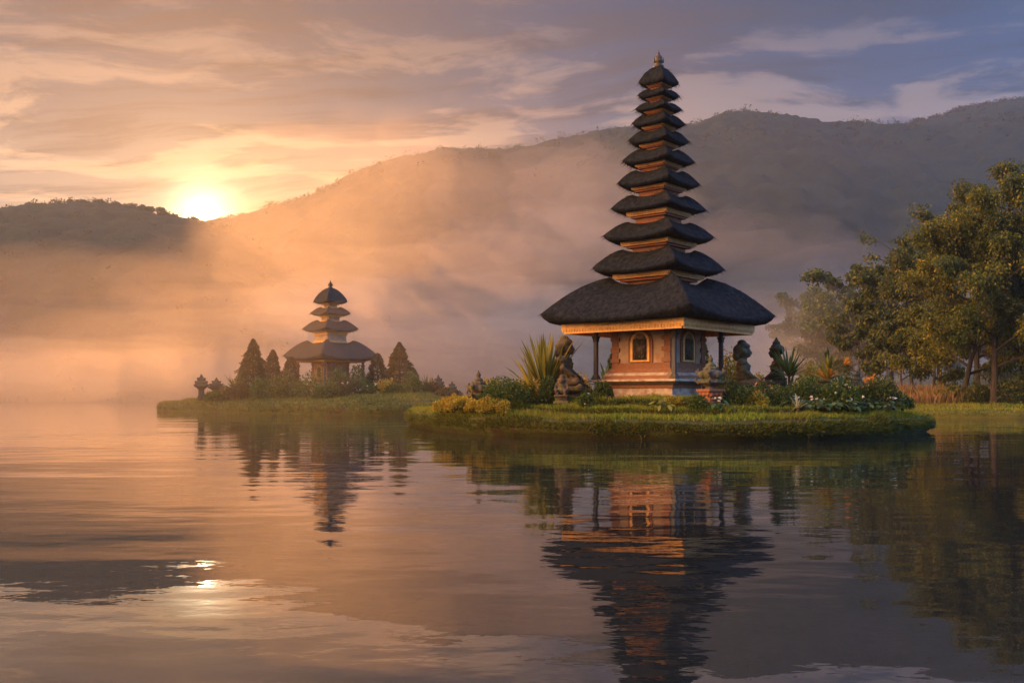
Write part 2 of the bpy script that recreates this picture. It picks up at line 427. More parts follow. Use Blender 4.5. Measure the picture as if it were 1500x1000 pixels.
hill_b = make_hill('forested_hill', 'long forested hill rising to the right behind the shrines', SIL_MAIN, 760, 300, 990, -600, 640, 3.4, 4.6, 14000, 190, 3)
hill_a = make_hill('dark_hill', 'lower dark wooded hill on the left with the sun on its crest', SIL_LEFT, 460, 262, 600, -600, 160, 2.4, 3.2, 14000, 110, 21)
def leaf_blob(c_, r, n, size, rng, flat=.8):
    """n leaf-sized quads through a crown of radius r"""
    v = rng.normal(size=(n, 3)); v /= np.linalg.norm(v, axis=1)[:, None]
    p = v * (r * rng.uniform(.35, 1, n)**.6)[:, None] * np.array([1, 1, flat]) + np.asarray(c_)
    return quads_at(p, size * rng.uniform(.6, 1.3, n), rng)
def quads_at(p, size, rng, aspect=.55, droop=0.0, dirs=None):
    n = len(p)
    d_ = rng.normal(size=(n, 3)) if dirs is None else dirs + rng.normal(size=(n, 3))*.45
    d_[:, 2] -= droop
    d_ /= np.linalg.norm(d_, axis=1)[:, None]
    s_ = np.cross(d_, rng.normal(size=(n, 3))); s_ /= np.linalg.norm(s_, axis=1)[:, None] + 1e-9
    L = np.asarray(size).reshape(-1, 1); W = L * aspect * .5
    return np.stack([p - d_*L*.5, p + s_*W - d_*L*.06, p + d_*L*.5, p - s_*W - d_*L*.06], 1)
Q = []
for hl, Dr, n, rad, sz, lo, hi in ((hill_b, 760, 2400, 3.8, 1.3, -420, 470), (hill_a, 460, 1500, 2.6, .85, -330, 110)):
    for k in range(n):
        x = rng.uniform(lo, hi); y = Dr + rng.uniform(-22, 10) if k % 4 else rng.uniform(Dr-240, Dr-30)
        r = rad*rng.uniform(.4, 1.3)
        z = surface_z(hl, x, y)
        Q.append(leaf_blob((x, y, z - r*.12), r, 42, sz, rng, rng.uniform(.7, 1.2)))
for hl, Dr, n, sz, lo, hi, rr_ in ((hill_b, 760, 420, 1.9, -420, 470, (3.0, 6.2)), (hill_a, 460, 240, 1.1, -330, 60, (1.8, 3.6))):
    for k in range(n):
        x = rng.uniform(lo, hi); y = Dr + rng.uniform(-12, 6); r = rng.uniform(*rr_)
        if fbm(np.array([x/40]), np.array([3.0]), 12, 2)[0] < -.12 and k % 3: r *= .5
        Q.append(leaf_blob((x, y, surface_z(hl, x, y) - r*.05), r, 110, sz, rng, rng.uniform(.7, 1.1)))
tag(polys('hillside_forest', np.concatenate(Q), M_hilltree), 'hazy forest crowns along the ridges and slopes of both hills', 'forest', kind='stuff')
# single crowns standing out on the left crest
for k, xx in enumerate((18, 42, 66, 82, 108, 126, 148, 166, 190, 214, 236, 252)):
    p = px(xx, 318, 452 + (k % 3)*5); z = surface_z(hill_a, p.x, p.y) - 4.6
    H_ = rng.uniform(5.2, 8.0)
    tr_ = thing('hill_tree', 'small hazy tree standing out on the crest of the left hill', 'tree', (p.x, p.y, z), rng.uniform(0, 6), 'trees along the left hill crest')
    mb = MB(); mb.tube([(0,0,0),(.1,0,H_*.4),(.2,.1,H_*.75)], [.28,.2,.08], 6); mb.build('trunk', M_bark, tr_)
    q_ = [leaf_blob((rng.normal()*1.5, rng.normal()*1.5, H_*(.62+.1*j)), 2.5-.3*j, 230, .8, rng, .8) for j in range(4)]
    polys('crown', np.concatenate(q_), M_hilltree, tr_)

# ------------------------------------------------------------------ right and far shore
M_shore = surf('shore_turf', (.055,.060,.014), (.13,.12,.026), .35, .95, c3=(.10,.075,.035), s3=.25, lo3=.5, hi3=.66, bmp=1.0, bd=.06, bscale=6, spec=.15)
def inset_land(name, out, spine, prof, mat_, label, n=220, top=None, wob=.12, seed=1):
    """turf body: outline pulled towards a spine, one ring per (inset, height) of prof"""
    out = np.array(out + [out[0]], float)
    # Catmull-Rom through the outline
    pts = []
    m_ = len(out)-1
    for i in range(m_):
        p0, p1, p2, p3 = out[(i-1) % m_], out[i], out[(i+1) % m_], out[(i+2) % m_]
        for u in np.linspace(0, 1, 24, endpoint=False):
            pts.append(.5*((2*p1)+(-p0+p2)*u+(2*p0-5*p1+4*p2-p3)*u*u+(-p0+3*p1-3*p2+p3)*u**3))
    pts = np.array(pts); dl = np.r_[0, np.cumsum(np.linalg.norm(np.diff(np.r_[pts, pts[:1]], axis=0), axis=1))]
    u = np.linspace(0, dl[-1], n, endpoint=False)
    pc = np.r_[pts, pts[:1]]
    o_ = np.stack([np.interp(u, dl, pc[:, 0]), np.interp(u, dl, pc[:, 1])], 1)
    a, b_ = np.array(spine[0], float), np.array(spine[1], float)
    tt = np.clip(((o_-a) @ (b_-a)) / ((b_-a) @ (b_-a)), 0, 1)
    tgt = a + tt[:, None]*(b_-a); dist = np.linalg.norm(tgt-o_, axis=1)
    dirn = (tgt-o_)/dist[:, None]
    rows = []
    for k, (ins, z) in enumerate(prof):
        ii = np.minimum(ins + wob*fbm(u*.45+k*.2, u*0+k*.35, seed, 3)*(1 if ins > -1 else 0), dist*.97)
        p = o_ + dirn*ii[:, None]
        zz = z + (fbm(p[:, 0]*.55, p[:, 1]*.55, seed+5, 3)*.10*min(1, max(0, z)/.5) if z > 0.1 else 0)
        rows.append(np.stack([p[:, 0], p[:, 1], zz + np.zeros(n)], 1))
    zc = prof[-1][1] if top is None else top
    rows.append(np.stack([tgt[:, 0], tgt[:, 1], np.full(n, zc)], 1))
    P = np.array(rows)
    o = tag(grid_mesh(name, P, mat_, closed_u=True), label, 'ground', kind='structure')
    return P
PROF = [(.5,-.6),(.28,-.05),(.16,.06),(.06,.16),(.0,.30),(.0,.43),(.07,.56),(.22,.67),(.48,.72),(1.0,.74),(1.45,.75),(1.50,.88),(1.58,1.00),(2.0,1.02),(2.75,1.03),(2.80,1.16),(2.88,1.27),(3.3,1.29),(4.2,1.31),(5.2,1.33)]
OUT_MAIN = [(-5.3,48.0),(-3.3,39.6),(-.9,35.3),(2.2,32.6),(5.6,31.2),(9.2,31.5),(12.7,33.4),(15.7,36.4),(17.5,40.6),(16.8,46.5),(12,50.5),(5,52),(-1,52.5),(-4.5,51.5)]
ISL = inset_land('island_ground', OUT_MAIN, ((0.5,44.5),(11,41.5)), PROF, M_turf, 'near terraced grass island under the tall shrine', 340, 1.36, .14, 3)
OUT_FAR = [(-33.6,92),(-31.5,86.5),(-26.5,82.0),(-19,75.5),(-12.5,70.5),(-7.4,68.3),(-4.4,71),(-3.4,77),(-3.8,87),(-7,97),(-13,104),(-23,105),(-31,100)]
PROF2 = [(-.3,-.6),(-.05,-.05),(0,.12),(0,.4),(.1,.6),(.35,.74),(.8,.80),(2.0,.84),(2.3,.95),(2.6,1.05),(4.5,1.12),(5,1.25),(7,1.45),(9,1.6)]
ISL2 = inset_land('far_island_ground', OUT_FAR, ((-24,93),(-8,84)), PROF2, M_turf, 'hazy low grass island under the small shrine', 260, 1.7, .2, 8)
OUT_SH = [(25.5,72),(26.5,63.5),(30,61.6),(37,60.5),(48,60),(62,56),(85,50),(130,44),(190,60),(220,140),(230,260),(120,330),(30,300),(4,262),(-10,250),(10,225),(22,180),(30,140),(30,105),(27,85)]
PROF3 = [(-.4,-.6),(-.05,-.05),(0,.12),(.05,.3),(.25,.45),(.7,.52),(2.2,.56),(2.6,.66),(3.2,.74),(6,.8),(10,.95),(20,1.4),(40,3)]
SHR = inset_land('shore_ground', OUT_SH, ((60,110),(120,220)), PROF3, M_shore, 'grassy lake shore on the right below the woods', 420, 6, .35, 12)
OUT_FS = [(-600,250),(-420,258),(-200,264),(-60,262),(0,258),(40,270),(400,270),(600,270),(600,320),(-600,320)]
inset_land('far_shore_ground', OUT_FS, ((-540,285),(540,290)), [(-.5,-.6),(0,0.1),(3,.6),(10,1.5),(25,3)], M_shore, 'misty far shore at the foot of the hills', 300, 4, .5, 15)

# ------------------------------------------------------------------ grass (nobody could count it)
def grass_on(name, P, n, hgt, wid, mat_, label, rows=None, rng=rng, z0=.18, front=None, flat=None, steep=None):
    P = P if rows is None else P[rows[0]:rows[1]]
    a = P[:-1]; b_ = P[1:]
    a2 = np.roll(a, -1, 1); b2 = np.roll(b_, -1, 1)
    quad = np.stack([a, a2, b2, b_], 2).reshape(-1, 4, 3)
    nv = np.cross(quad[:, 2]-quad[:, 0], quad[:, 3]-quad[:, 1]); ar = np.linalg.norm(nv, axis=1)+1e-9; nv = nv/ar[:, None]
    nv *= np.where(nv[:, 2:3] < -.3, -1, 1)
    cen = quad.mean(1)
    wt = ar.copy(); wt[cen[:, 2] < z0*.5] = 0
    if flat is not None: wt[np.abs(nv[:, 2]) < flat] = 0
    if steep is not None: wt[np.abs(nv[:, 2]) > steep] = 0
    if front is not None: wt *= front(cen)
    k = rng.choice(len(quad), n, p=wt/wt.sum())
    u, v = rng.uniform(size=(2, n, 1))
    q_ = quad[k]
    p = (q_[:, 0]*(1-u)+q_[:, 1]*u)*(1-v) + (q_[:, 3]*(1-u)+q_[:, 2]*u)*v
    nn = nv[k]
    cen2 = P.reshape(-1, 3).mean(0)
    up = nn*.7 + np.array([0,0,.55]); up += rng.normal(size=(n, 3))*.38
    up /= np.linalg.norm(up, axis=1)[:, None]
    clump = .55 + .9*np.clip(fbm(p[:, 0]*1.3, p[:, 1]*1.3+p[:, 2], 31, 3)+.5, 0, 1)
    h_ = (hgt*rng.uniform(.5, 1.4, n)*clump)[:, None]
    s_ = np.cross(up, rng.normal(size=(n, 3))); s_ /= np.linalg.norm(s_, axis=1)[:, None]
    s_ *= wid*rng.uniform(.6, 1.4, n)[:, None]
    tip = p + up*h_ + nn*0 + np.array([0,0,-.25])*h_*(rng.uniform(0, 1, n)[:, None])
    V = np.stack([p - s_, p + s_, tip], 1)
    return tag(polys(name, V, mat_), label, 'grass', kind='stuff')
near = lambda c_: np.where(c_[:, 1] < 47, 1.0, .25)
grass_on('bank_grass', ISL, 60000, .15, .020, M_bankgrass, 'rough turf hanging down the bank of the near island', (3, 17), front=near, steep=.75)  # darker blades on the steep faces: riser shade put into their colour
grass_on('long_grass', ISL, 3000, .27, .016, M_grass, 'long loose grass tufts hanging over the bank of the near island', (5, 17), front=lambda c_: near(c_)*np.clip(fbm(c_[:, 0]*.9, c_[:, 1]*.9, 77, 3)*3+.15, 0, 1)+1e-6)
grass_on('grass', ISL, 80000, .17, .020, M_grass, 'lit green grass on the terraces of the near island', (7, 20), front=near, flat=.6)  # brighter blades on the flats only: lit terrace tops put into the colour
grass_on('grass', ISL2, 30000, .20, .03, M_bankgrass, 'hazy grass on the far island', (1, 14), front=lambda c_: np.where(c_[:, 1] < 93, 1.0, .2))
grass_on('grass', SHR, 36000, .22, .03, M_grass, 'yellow lit grass along the right shore', (1, 11), front=lambda c_: ((c_[:, 0] < 55) & (c_[:, 1] < 110)).astype(float)+1e-5)
# reeds
n = 15000
rx = rng.uniform(25, 60, n); ry = rng.uniform(67, 84, n)
keep = fbm(rx*.3, ry*.3, 4, 3) > -.22; rx = rx[keep]; ry = ry[keep]; n = len(rx)
hh = (1.05 + .75*fbm(rx*.25, ry*.25, 44, 3)) * rng.uniform(.6, 1.35, n) + np.clip((ry-74)*.05, 0, .5)
p = np.stack([rx, ry, np.full(n, .7)], 1)
ln = rng.normal(size=(n, 3))*np.array([.22,.22,0]); sd = rng.normal(size=(n, 3)); sd[:, 2] = 0; sd *= .022/np.linalg.norm(sd, axis=1)[:, None]
tip = p + np.stack([0*hh, 0*hh, hh], 1) + ln*hh[:, None]; mid = p + np.stack([0*hh, 0*hh, hh*.62], 1) + ln*hh[:, None]*.35
V = np.stack([p-sd, p+sd, mid+sd*1.6, tip, mid-sd*1.6], 1)
tag(polys('reeds', V, M_reed), 'dry pinkish brown reeds along the right shore in front of the woods', 'reeds', kind='stuff')

# ------------------------------------------------------------------ haze and mist
def volume(name, dens, col, an, label):
    m = bpy.data.materials.new(name); m.use_nodes = True
    n_ = m.node_tree.nodes; n_.clear()
    v = n_.new('ShaderNodeVolumePrincipled'); v.inputs['Color'].default_value = (*col, 1); v.inputs['Density'].default_value = dens; v.inputs['Anisotropy'].default_value = an
    o_ = n_.new('ShaderNodeOutputMaterial'); m.node_tree.links.new(v.outputs[0], o_.inputs['Volume'])
    m.cycles.homogeneous_volume = True
    return m
mb = MB(); mb.box(0, 475, -1.6, 660, 545, 252)
tag(mb.build('haze', volume('haze', HAZE, (.62,.80,1.0), ANI, '')), 'thin even haze over the lake and hills', 'haze', kind='stuff')
M_mist = {}
def mist(x0, x1, y0, y1, z1, dens, seed, label):
    """a low bank of mist: a closed body with a billowing top"""
    mb = MB(); nx_, ny_ = 28, 12
    xs = np.linspace(x0, x1, nx_); ys = np.linspace(y0, y1, ny_)
    X, Y = np.meshgrid(xs, ys)
    ex = np.clip(np.minimum((X-x0)/(x1-x0), (x1-X)/(x1-x0))*5, 0, 1); ey = np.clip(np.minimum((Y-y0)/(y1-y0), (y1-Y)/(y1-y0))*4, 0, 1)
    Z = .02 + (z1*(1+.55*fbm(X/z1/4, Y/z1/4, seed, 3)))*np.sqrt(np.clip(ex*ey, 0, 1))
    for j in range(ny_):
        for i in range(nx_): mb.v.append((X[j,i], Y[j,i], Z[j,i]))
    for j in range(ny_):
        for i in range(nx_): mb.v.append((X[j,i], Y[j,i], -1.2))
    N = nx_*ny_
    for j in range(ny_-1):
        for i in range(nx_-1):
            a = j*nx_+i; mb.f.append((a, a+1, a+nx_+1, a+nx_)); mb.f.append((N+a, N+a+nx_, N+a+nx_+1, N+a+1))
    for i in range(nx_-1):
        mb.f.append((i, N+i, N+i+1, i+1)); a = N-nx_; mb.f.append((a+i, a+i+1, N+a+i+1, N+a+i))
    for j in range(ny_-1):
        a = j*nx_; mb.f.append((a, a+nx_, N+a+nx_, N+a)); a = j*nx_+nx_-1; mb.f.append((a, N+a, N+a+nx_, a+nx_))
    if dens not in M_mist: M_mist[dens] = volume('mist', dens, (.98,.97,.96), .8, '')
    return tag(mb.build('mist', M_mist[dens], smooth=True), label, 'mist', kind='stuff')
mist(-560, 420, 106, 330, 14, MIST*.32, 5, 'low pale bank of morning mist on the water before the hills')
mist(-580, 600, 135, 420, 28, MIST*.36, 15, 'lower layer of mist lying over the feet of the hills')
mist(-580, 600, 150, 520, 52, MIST*.10, 65, 'upper layer of mist lying over the feet of the hills')
mist(-145, 400, 230, 690, 135, MIST*.16, 25, 'high thin mist drifting across the hillsides')
mist(-230, 60, 130, 262, 10, MIST*.55, 35, 'brightest puff of mist over the far shore at left')
mist(-52, 6, 62, 112, 9, MIST*1.3, 55, 'thin mist around the far island')
mist(22, 120, 84, 200, 13, MIST*3.6, 45, 'mist drifting between the woods on the right')

def wisp(x, y, z, rx, ry, rz, k, seed, an=.78):
    """one torn wisp of mist lifting off the water: a closed billowing body"""
    mb = MB(); mb.ball((0,0,0), (1,1,1), 28, 18)
    v = np.array(mb.v); nz = fbm(v[:,0]*2.4+seed, v[:,1]*2.4+v[:,2]*1.9, seed, 4)
    v = v*(1 + .75*nz)[:, None]*np.array([rx, ry, rz]) + np.array([x, y, z])
    v[:, 2] = np.maximum(v[:, 2], .05)
    mb.v = [tuple(p) for p in v]
    if k not in M_mist: M_mist[k] = volume('mist_wisp', MIST*k*.95, (.98,.97,.96), an, '')
    return tag(mb.build('mist_wisp', M_mist[k], smooth=True), 'torn wisp of pale mist lifting off the lake before the hills', 'mist', 'wisps of mist over the lake', 'stuff')
for i, a in enumerate(((-92,190,6,42,20,6,2.2),(-55,215,10,38,22,7,2.0),(-20,230,22,40,24,9,3.0,.6),(-20,258,34,44,22,12,2.0,.6),(-128,235,9,50,24,7,1.8),(10,250,38,34,22,12,2.4,.6),(-8,205,12,34,18,7,3.2,.6),(30,225,20,30,18,9,3.1,.6),(-160,250,8,46,22,7,1.8),(-62,270,26,44,24,8,1.2),(-35,180,5,30,14,4.5,2.6),(24,300,62,40,26,15,1.9,.6),(62,270,40,34,22,12,2.2,.6),(88,240,14,40,20,9,3.0,.6),(118,300,34,46,24,14,2.0,.6),(45,260,8,50,20,6,3.4,.6),(38,108,6,17,11,7,3.8,.6),(54,130,9,24,14,10,3.4,.6))):
    wisp(*a[:7], 60+i, *(a[7:] or (.78,)))

for i, a in enumerate(((-80,300,34,48,28,24,.45),(-62,305,40,36,26,28,.66),(-52,330,62,56,28,30,.85),(-25,360,82,50,28,30,.70))): wisp(*a, 90+i, .84)

# ================================================================== SHRINES
def square_ring(a, n=14, rnd=.0):
    """n points a side round a square of half side a; returns xy and the place along the side, -1..1"""
    pts = []; ts = []
    for s in range(4):
        for k in range(n):
            t_ = -1 + 2*k/n
            tt = math.copysign(abs(t_)**.8, t_)
            x, y = a, a*tt
            f = 1 - rnd*abs(tt)**6
            x *= f; y *= f
            c_, s_ = [(1,0),(0,1),(-1,0),(0,-1)][s]
            pts.append((c_*x - s_*y, s_*x + c_*y)); ts.append(abs(tt))
    return pts, ts
def thatch_roof(a_out, a_in, a_fas, z_tip, z_top, z_bot, lift, parent, mat_, peak=False, seed=0, dip=.0):
    """thick thatch: domed hips, drooping faces, a deep cut edge and an underside running in to the fascia"""
    rng_ = np.random.default_rng(seed)
    n = 20
    rows = []
    H_ = z_top - z_tip
    und = [(a_fas*.96, z_bot+.01, 0.0), (a_fas*1.02, z_bot+.02, .05), (a_out*.62+a_fas*.38, z_bot*.86+z_tip*.14, .35), (a_out*.88+a_fas*.12, z_bot*.48+z_tip*.52, .7), (a_out*.97+a_fas*.03, z_bot*.14+z_tip*.86, .9), (a_out*.997, z_tip-.025*(z_tip-z_bot), .98)]
    for a, z, l in und:
        pts, ts = square_ring(a, n, .03)
        rows.append([(x, y, z - lift*l*(1-t_**2.1)) for (x, y), t_ in zip(pts, ts)])
    S = [0, .03, .08, .16, .26, .38, .5, .62, .74, .85, .93, 1.0]
    for s in S:
        a = a_out*(1-s) + a_in*s
        pts, ts = square_ring(a, n, .03*(1-s))
        row = []
        for (x, y), t_ in zip(pts, ts):
            wh = t_**3
            if peak:
                fh = math.sin(min(1, s)*math.pi/2)**.80; fm = fh*.97
            else:
                u_ = min(1, s/.84); fh = .6*math.sin(u_*math.pi/2) + .4*u_**.9 - max(0, s-.86)*1.5
                u_ = min(1, s/.92); fm = (.6*math.sin(u_*math.pi/2) + .4*u_)*.80 - max(0, s-.88)*1.2
            f = fm*(1-wh) + fh*wh
            row.append((x, y, z_tip - lift*(1-t_**2.1)*(1-s)**1.5 + H_*f))
        rows.append(row)
    P = np.array(rows)
    # uneven straw
    P[:, :, 2] += .018*a_out/3*fbm(P[:, :, 0]*2.2, P[:, :, 1]*2.2+P[:, :, 2], seed, 3)
    return grid_mesh('roof', P, mat_, parent, closed_u=True), P
def add_straw(parent, P_rows, n, n_edge, mat_, seed, size=1.0):
    """shaggy palm-fibre ends lying down the slope and hanging ragged along the cut edge"""
    rng_ = np.random.default_rng(seed)
    P = P_rows; nr, nc = P.shape[:2]
    def pick(r, n):
        j = rng_.integers(0, nc, n); u = rng_.uniform(size=(n, 1)); v = rng_.uniform(size=(n, 1))
        a = P[r, j]*(1-u) + P[r, (j+1) % nc]*u; b = P[r+1, j]*(1-u) + P[r+1, (j+1) % nc]*u
        t = P[r, (j+1) % nc] - P[r, j]
        return a*(1-v)+b*v, a-b, t/(np.linalg.norm(t, axis=1)[:, None]+1e-9)
    r = 5 + np.minimum((rng_.uniform(size=n)**1.3*(nr-7)).astype(int), nr-8)
    p, dn, tn = pick(r, n)
    dn /= np.linalg.norm(dn, axis=1)[:, None]+1e-9
    nm = np.cross(tn, dn); nm *= np.sign(nm[:, 2:3]+1e-9)
    L = (rng_.uniform(.10, .30, n)*size)[:, None]; W = .008*size
    tip = p + dn*L + nm*L*rng_.uniform(.02, .13, (n, 1)) + tn*L*rng_.normal(size=(n, 1))*.22
    V = [np.stack([p - tn*W, p + tn*W, tip], 1)]
    j = rng_.integers(0, nc, n_edge); u = rng_.uniform(size=(n_edge, 1))
    p = P[5, j]*(1-u) + P[5, (j+1) % nc]*u; dn = P[5, j] - P[7, j]; dn /= np.linalg.norm(dn, axis=1)[:, None]
    t = P[5, (j+1) % nc] - P[5, j]; tn = t/np.linalg.norm(t, axis=1)[:, None]
    L = (rng_.uniform(.03, .10, n_edge)*size)[:, None]
    tip = p + dn*L*.6 - np.array([0, 0, 1])*L*rng_.uniform(.2, .9, (n_edge, 1)) + tn*L*rng_.normal(size=(n_edge, 1))*.3
    p = p - dn*.06 - np.array([0, 0, .02])
    V.append(np.stack([p - tn*W*1.2, p + tn*W*1.2, tip], 1))
    return polys('straw_ends', np.concatenate(V), mat_, parent)
def fascia(a, z0, z1, parent, mat_, teeth=True, th=.07):
    """gilded beam ring under a roof with a row of little pendants"""
    mb = MB(); h_ = z1 - z0
    for s in range(4):
        M = Matrix.Rotation(s*math.pi/2, 4, 'Z')
        mb.box(a - th/2, 0, z0 + h_*.42, th/2, a - th - .002 if s % 2 else a, z1, M=M)
        mb.box(a - th*.95, 0, z0, th*.45, a - th*1.5, z0 + h_*.42, M=M)
        if teeth:
            k = max(6, int(a*2/.13))
            for i in range(k):
                y = -a + (i+.5)*2*a/k
                mb.box(a + .004 - th/2, y, z0 + h_*.20, th*.35, a/k*.55, z0 + h_*.42, M=M)
    return mb.build('fascia', mat_, parent)
def meru(name, label, X, Y, yaw, k, tiers, base_z, wall, posts, plinth, mats, seed, straw):
    """tiers from the bottom: (tip half diagonal, tip z, top z, fascia half diag, fascia bottom z, fascia top z, neck half diag)"""
    root = thing(name, label, 'shrine', (X, Y, 0), yaw)
    q2 = math.sqrt(2)
    for i, (rt, zt, ztop, rf, zf0, zf1, rn) in enumerate(tiers):
        last = i == len(tiers)-1
        rin = .02 if last else tiers[i+1][6]*1.06
        lift = .80*(zt - zf1)
        rf_, P_ = thatch_roof(rt/q2, rin/q2, rf/q2, zt, ztop, zf1, lift, root, mats['thatch'], last, seed+i)
        add_straw(rf_, P_, int(straw*420*rt*rt) + 500, int(straw*280*rt), mats['thatch'], seed+i, 1.0 if straw == 1 else 1.5)
        fs = fascia(rf/q2, zf0, zf1, root, mats['gold'])
        if i > 0:
            mb = MB(); z0 = tiers[i-1][2] - (tiers[i-1][2]-tiers[i-1][1])*.45
            a = rn/q2
            hh = zf0 - tiers[i-1][2]
            mb.box(0, 0, z0, a*.92, a*.92, zf1 + .02)
            nk = mb.build('neck', mats['neck'], root)
            mb = MB()
            a2 = (rn*.6 + rf*.4)/q2
            for s in range(4):
                M = Matrix.Rotation(s*math.pi/2, 4, 'Z')
                mb.box(a2 - .04, 0, zf0 - max(.05, (zf0-z0)*.16), .04, a2 - (.082 if s % 2 else 0), zf0 - .004, M=M)
                mb.box(a*.96, 0, z0 + (zf0-z0)*.30, a*.04+.012, a*.96, z0 + (zf0-z0)*.42, M=M)
            mb.build('cornice', mats['gold2'], root)
    # crowning finial
    ztop = tiers[-1][2]; fz = k['finial']; u = (fz - ztop)
    mb = MB(); mb.lathe([(u*.30, ztop-u*.10), (u*.31, ztop+u*.04), (u*.17, ztop+u*.14), (u*.25, ztop+u*.24), (u*.28, ztop+u*.36), (u*.18, ztop+u*.48), (u*.22, ztop+u*.55), (u*.15, ztop+u*.66), (u*.07, ztop+u*.72), (u*.09, ztop+u*.78), (u*.04, ztop+u*.88), (u*.012, fz)], 12)
    for j in range(4):
        th = j*math.pi/2 + .78
        mb.lathe([(.02*u+.005, ztop+u*.22), (.06*u, ztop+u*.32), (.008, ztop+u*.58)], 5, math.cos(th)*u*.27, math.sin(th)*u*.27)
    mb.build('finial', mats['finial'], root, True)
    # cella
    wr, wz0, wz1 = wall; a = wr/q2
    mb = MB(); mb.box(0, 0, wz0, a, a, wz1)
    wl = mb.build('wall', mats['plaster'], root)
    for sx_ in (-1, 1):
        for sy in (-1, 1):
            mb = MB()
            mb.box(sx_*(a-.11), sy*(a-.11), wz0, .14, .14, wz1 - .1)
            for z in np.arange(wz0+.25, wz1-.3, .42): mb.box(sx_*(a-.13), sy*(a-.13), z, .20, .20, z+.16)
            mb.build('corner_pilaster', mats['brick'], wl)
    mb = MB(); Hw = wz1 - wz0
    mb.box(0, 0, wz0, a+.035, a+.035, wz0 + Hw*.09); mb.box(0, 0, wz0 + Hw*.09 + .004, a+.018, a+.018, wz0 + Hw*.13)
    mb.build('wall_footing', mats['brick'], wl)
    mb = MB(); mb.box(0, 0, wz1 - Hw*.13, a+.03, a+.03, wz1 - .004, 1.06)
    mb.build('wall_frieze', mats['redwood'], wl)
    for s in range(4):
        M = Matrix.Rotation(s*math.pi/2, 4, 'Z')
        def arch(hw, zb, zs, x0, x1):
            """pointed-round arch slab in the plane x, from zb, springing at zs"""
            mb = MB(); out = [(-hw, zb), (hw, zb), (hw, zs)]
            for i in range(1, 12):
                th = math.pi*i/12; out.append((hw*math.cos(th), zs + hw*math.sin(th)*1.05))
            out.append((-hw, zs))
            n_ = len(out)
            mb.add([(x0, y, z) for y, z in out] + [(x1, y, z) for y, z in out], [tuple(range(n_))[::-1], tuple(range(n_, 2*n_))] + [(i, (i+1) % n_, n_+(i+1) % n_, n_+i) for i in range(n_)], M)
            return mb
        hw = a*.30; zb = wz0 + Hw*.17; zs = wz0 + Hw*.58
        fr = arch(hw*1.42, zb-.05, zs, a-.02, a+.045).build('niche_surround', mats['brick'], wl)
        arch(hw*1.12, zb-.02, zs, a, a+.075).build('niche_frame', mats['gold'] if s in (0,2) or True else None, fr)
        pn = arch(hw*.86, zb+.03, zs, a, a+.085).build('carved_panel', mats['carved'], fr)
        mb = MB(); rr = random.Random(s); mb.box(a+.07, 0, zb+.06, .018, hw*.78, zs+hw*.4)
        for i in range(34):
            y = rr.uniform(-.72, .72)*hw; z = rr.uniform(zb+.10, zs+hw*.45)
            mb.ball((a+.085, y, z), (.022, rr.uniform(.025,.06), rr.uniform(.03,.08)), 6, 5)
        mb.v = [tuple(M @ Vector(p)) for p in mb.v]
        mb.build('carved_relief', mats['finial'], fr, True)
    # plinth courses
    zs_ = base_z
    for nm, mk, r0, r1, z0, z1 in plinth:
        mb = MB(); mb.box(0, 0, z0, r0/q2, r0/q2, z1, r1/r0); mb.build(nm, mats[mk], root)
    # posts
    pr, pz0, pz1, pw = posts
    for sx_ in (-1, 1):
        for sy in (-1, 1):
            mb = MB(); x, y = sx_*pr/q2, sy*pr/q2
            mb.box(x, y, pz0 + .18, pw, pw, pz1, .92)
            o = mb.build('post', mats['post'], root)
            mb = MB(); mb.box(x, y, pz0, pw*1.9, pw*1.9, pz0+.10, .9); mb.box(x, y, pz0+.102, pw*1.45, pw*1.45, pz0+.18, .9); mb.build('post_foot', mats['stone'], o)
            mb = MB(); mb.box(x, y, pz1-.50, pw*1.3, pw*1.3, pz1-.45); mb.box(x, y, pz1-.448, pw*1.1, pw*1.1, pz1-.32, 1.45); mb.box(x, y, pz1-.318, pw*1.7, pw*1.7, pz1-.28); mb.build('post_capital', mats['finial'], o)
    # ceiling under the eaves
    mb = MB(); mb.box(0, 0, tiers[0][5]-.10, tiers[0][3]/q2-.09, tiers[0][3]/q2-.09, tiers[0][5]-.03); mb.build('ceiling', mats['redwood'], root)
    mb = MB()
    aw = (pr+.12)/q2
    for s in range(4):
        M = Matrix.Rotation(s*math.pi/2, 4, 'Z'); mb.box(aw, 0, pz1+.002, .07, aw - (.075 if s % 2 else 0), tiers[0][5]-.104, M=M)
    mb.build('eave_beam', mats['redwood'], root)
    return root
# ---- the tall shrine: measured rows of the photo, 36.84 px to the metre where it stands
S1 = F/38.0; zz = lambda y: CAMZ + (HZ - y)/S1
TI = [ # width, tip y, top y, fascia bottom, fascia top
 (350, 461, 407, 490, 476), (197, 393, 366, 410, 403), (165, 346, 325.5, 362, 356), (142.5, 306.6, 286, 318.5, 312), (123, 269, 250, 280, 276),
 (107, 236, 218.5, 246.5, 242.5), (90, 206, 191.5, 216.5, 213), (79, 181, 168, 190, 187), (69, 160, 150.5, 167, 164.5), (62, 140, 131.5, 147, 145), (60, 121.5, 98, 128, 126)]
tiers = []
for i, (w_, yt, yp, yf0, yf1) in enumerate(TI):
    rt = w_/1.949/S1
    rf = rt*(.80 if i == 0 else .685 - .008*i)
    rn = rt*(.50 if i < 6 else .46)
    tiers.append((rt, zz(yt), zz(yp), rf, zz(yf0), zz(yf1), rn))
MATS = dict(thatch=M_thatch, gold=M_gold, gold2=M_redwood, neck=M_brick, plaster=M_plaster, brick=M_brick, redwood=M_redwood, carved=M_carved, finial=M_oldgold, post=M_darkwood, stone=M_stone, white=M_white)
BZ = 1.15
zl = 2.16
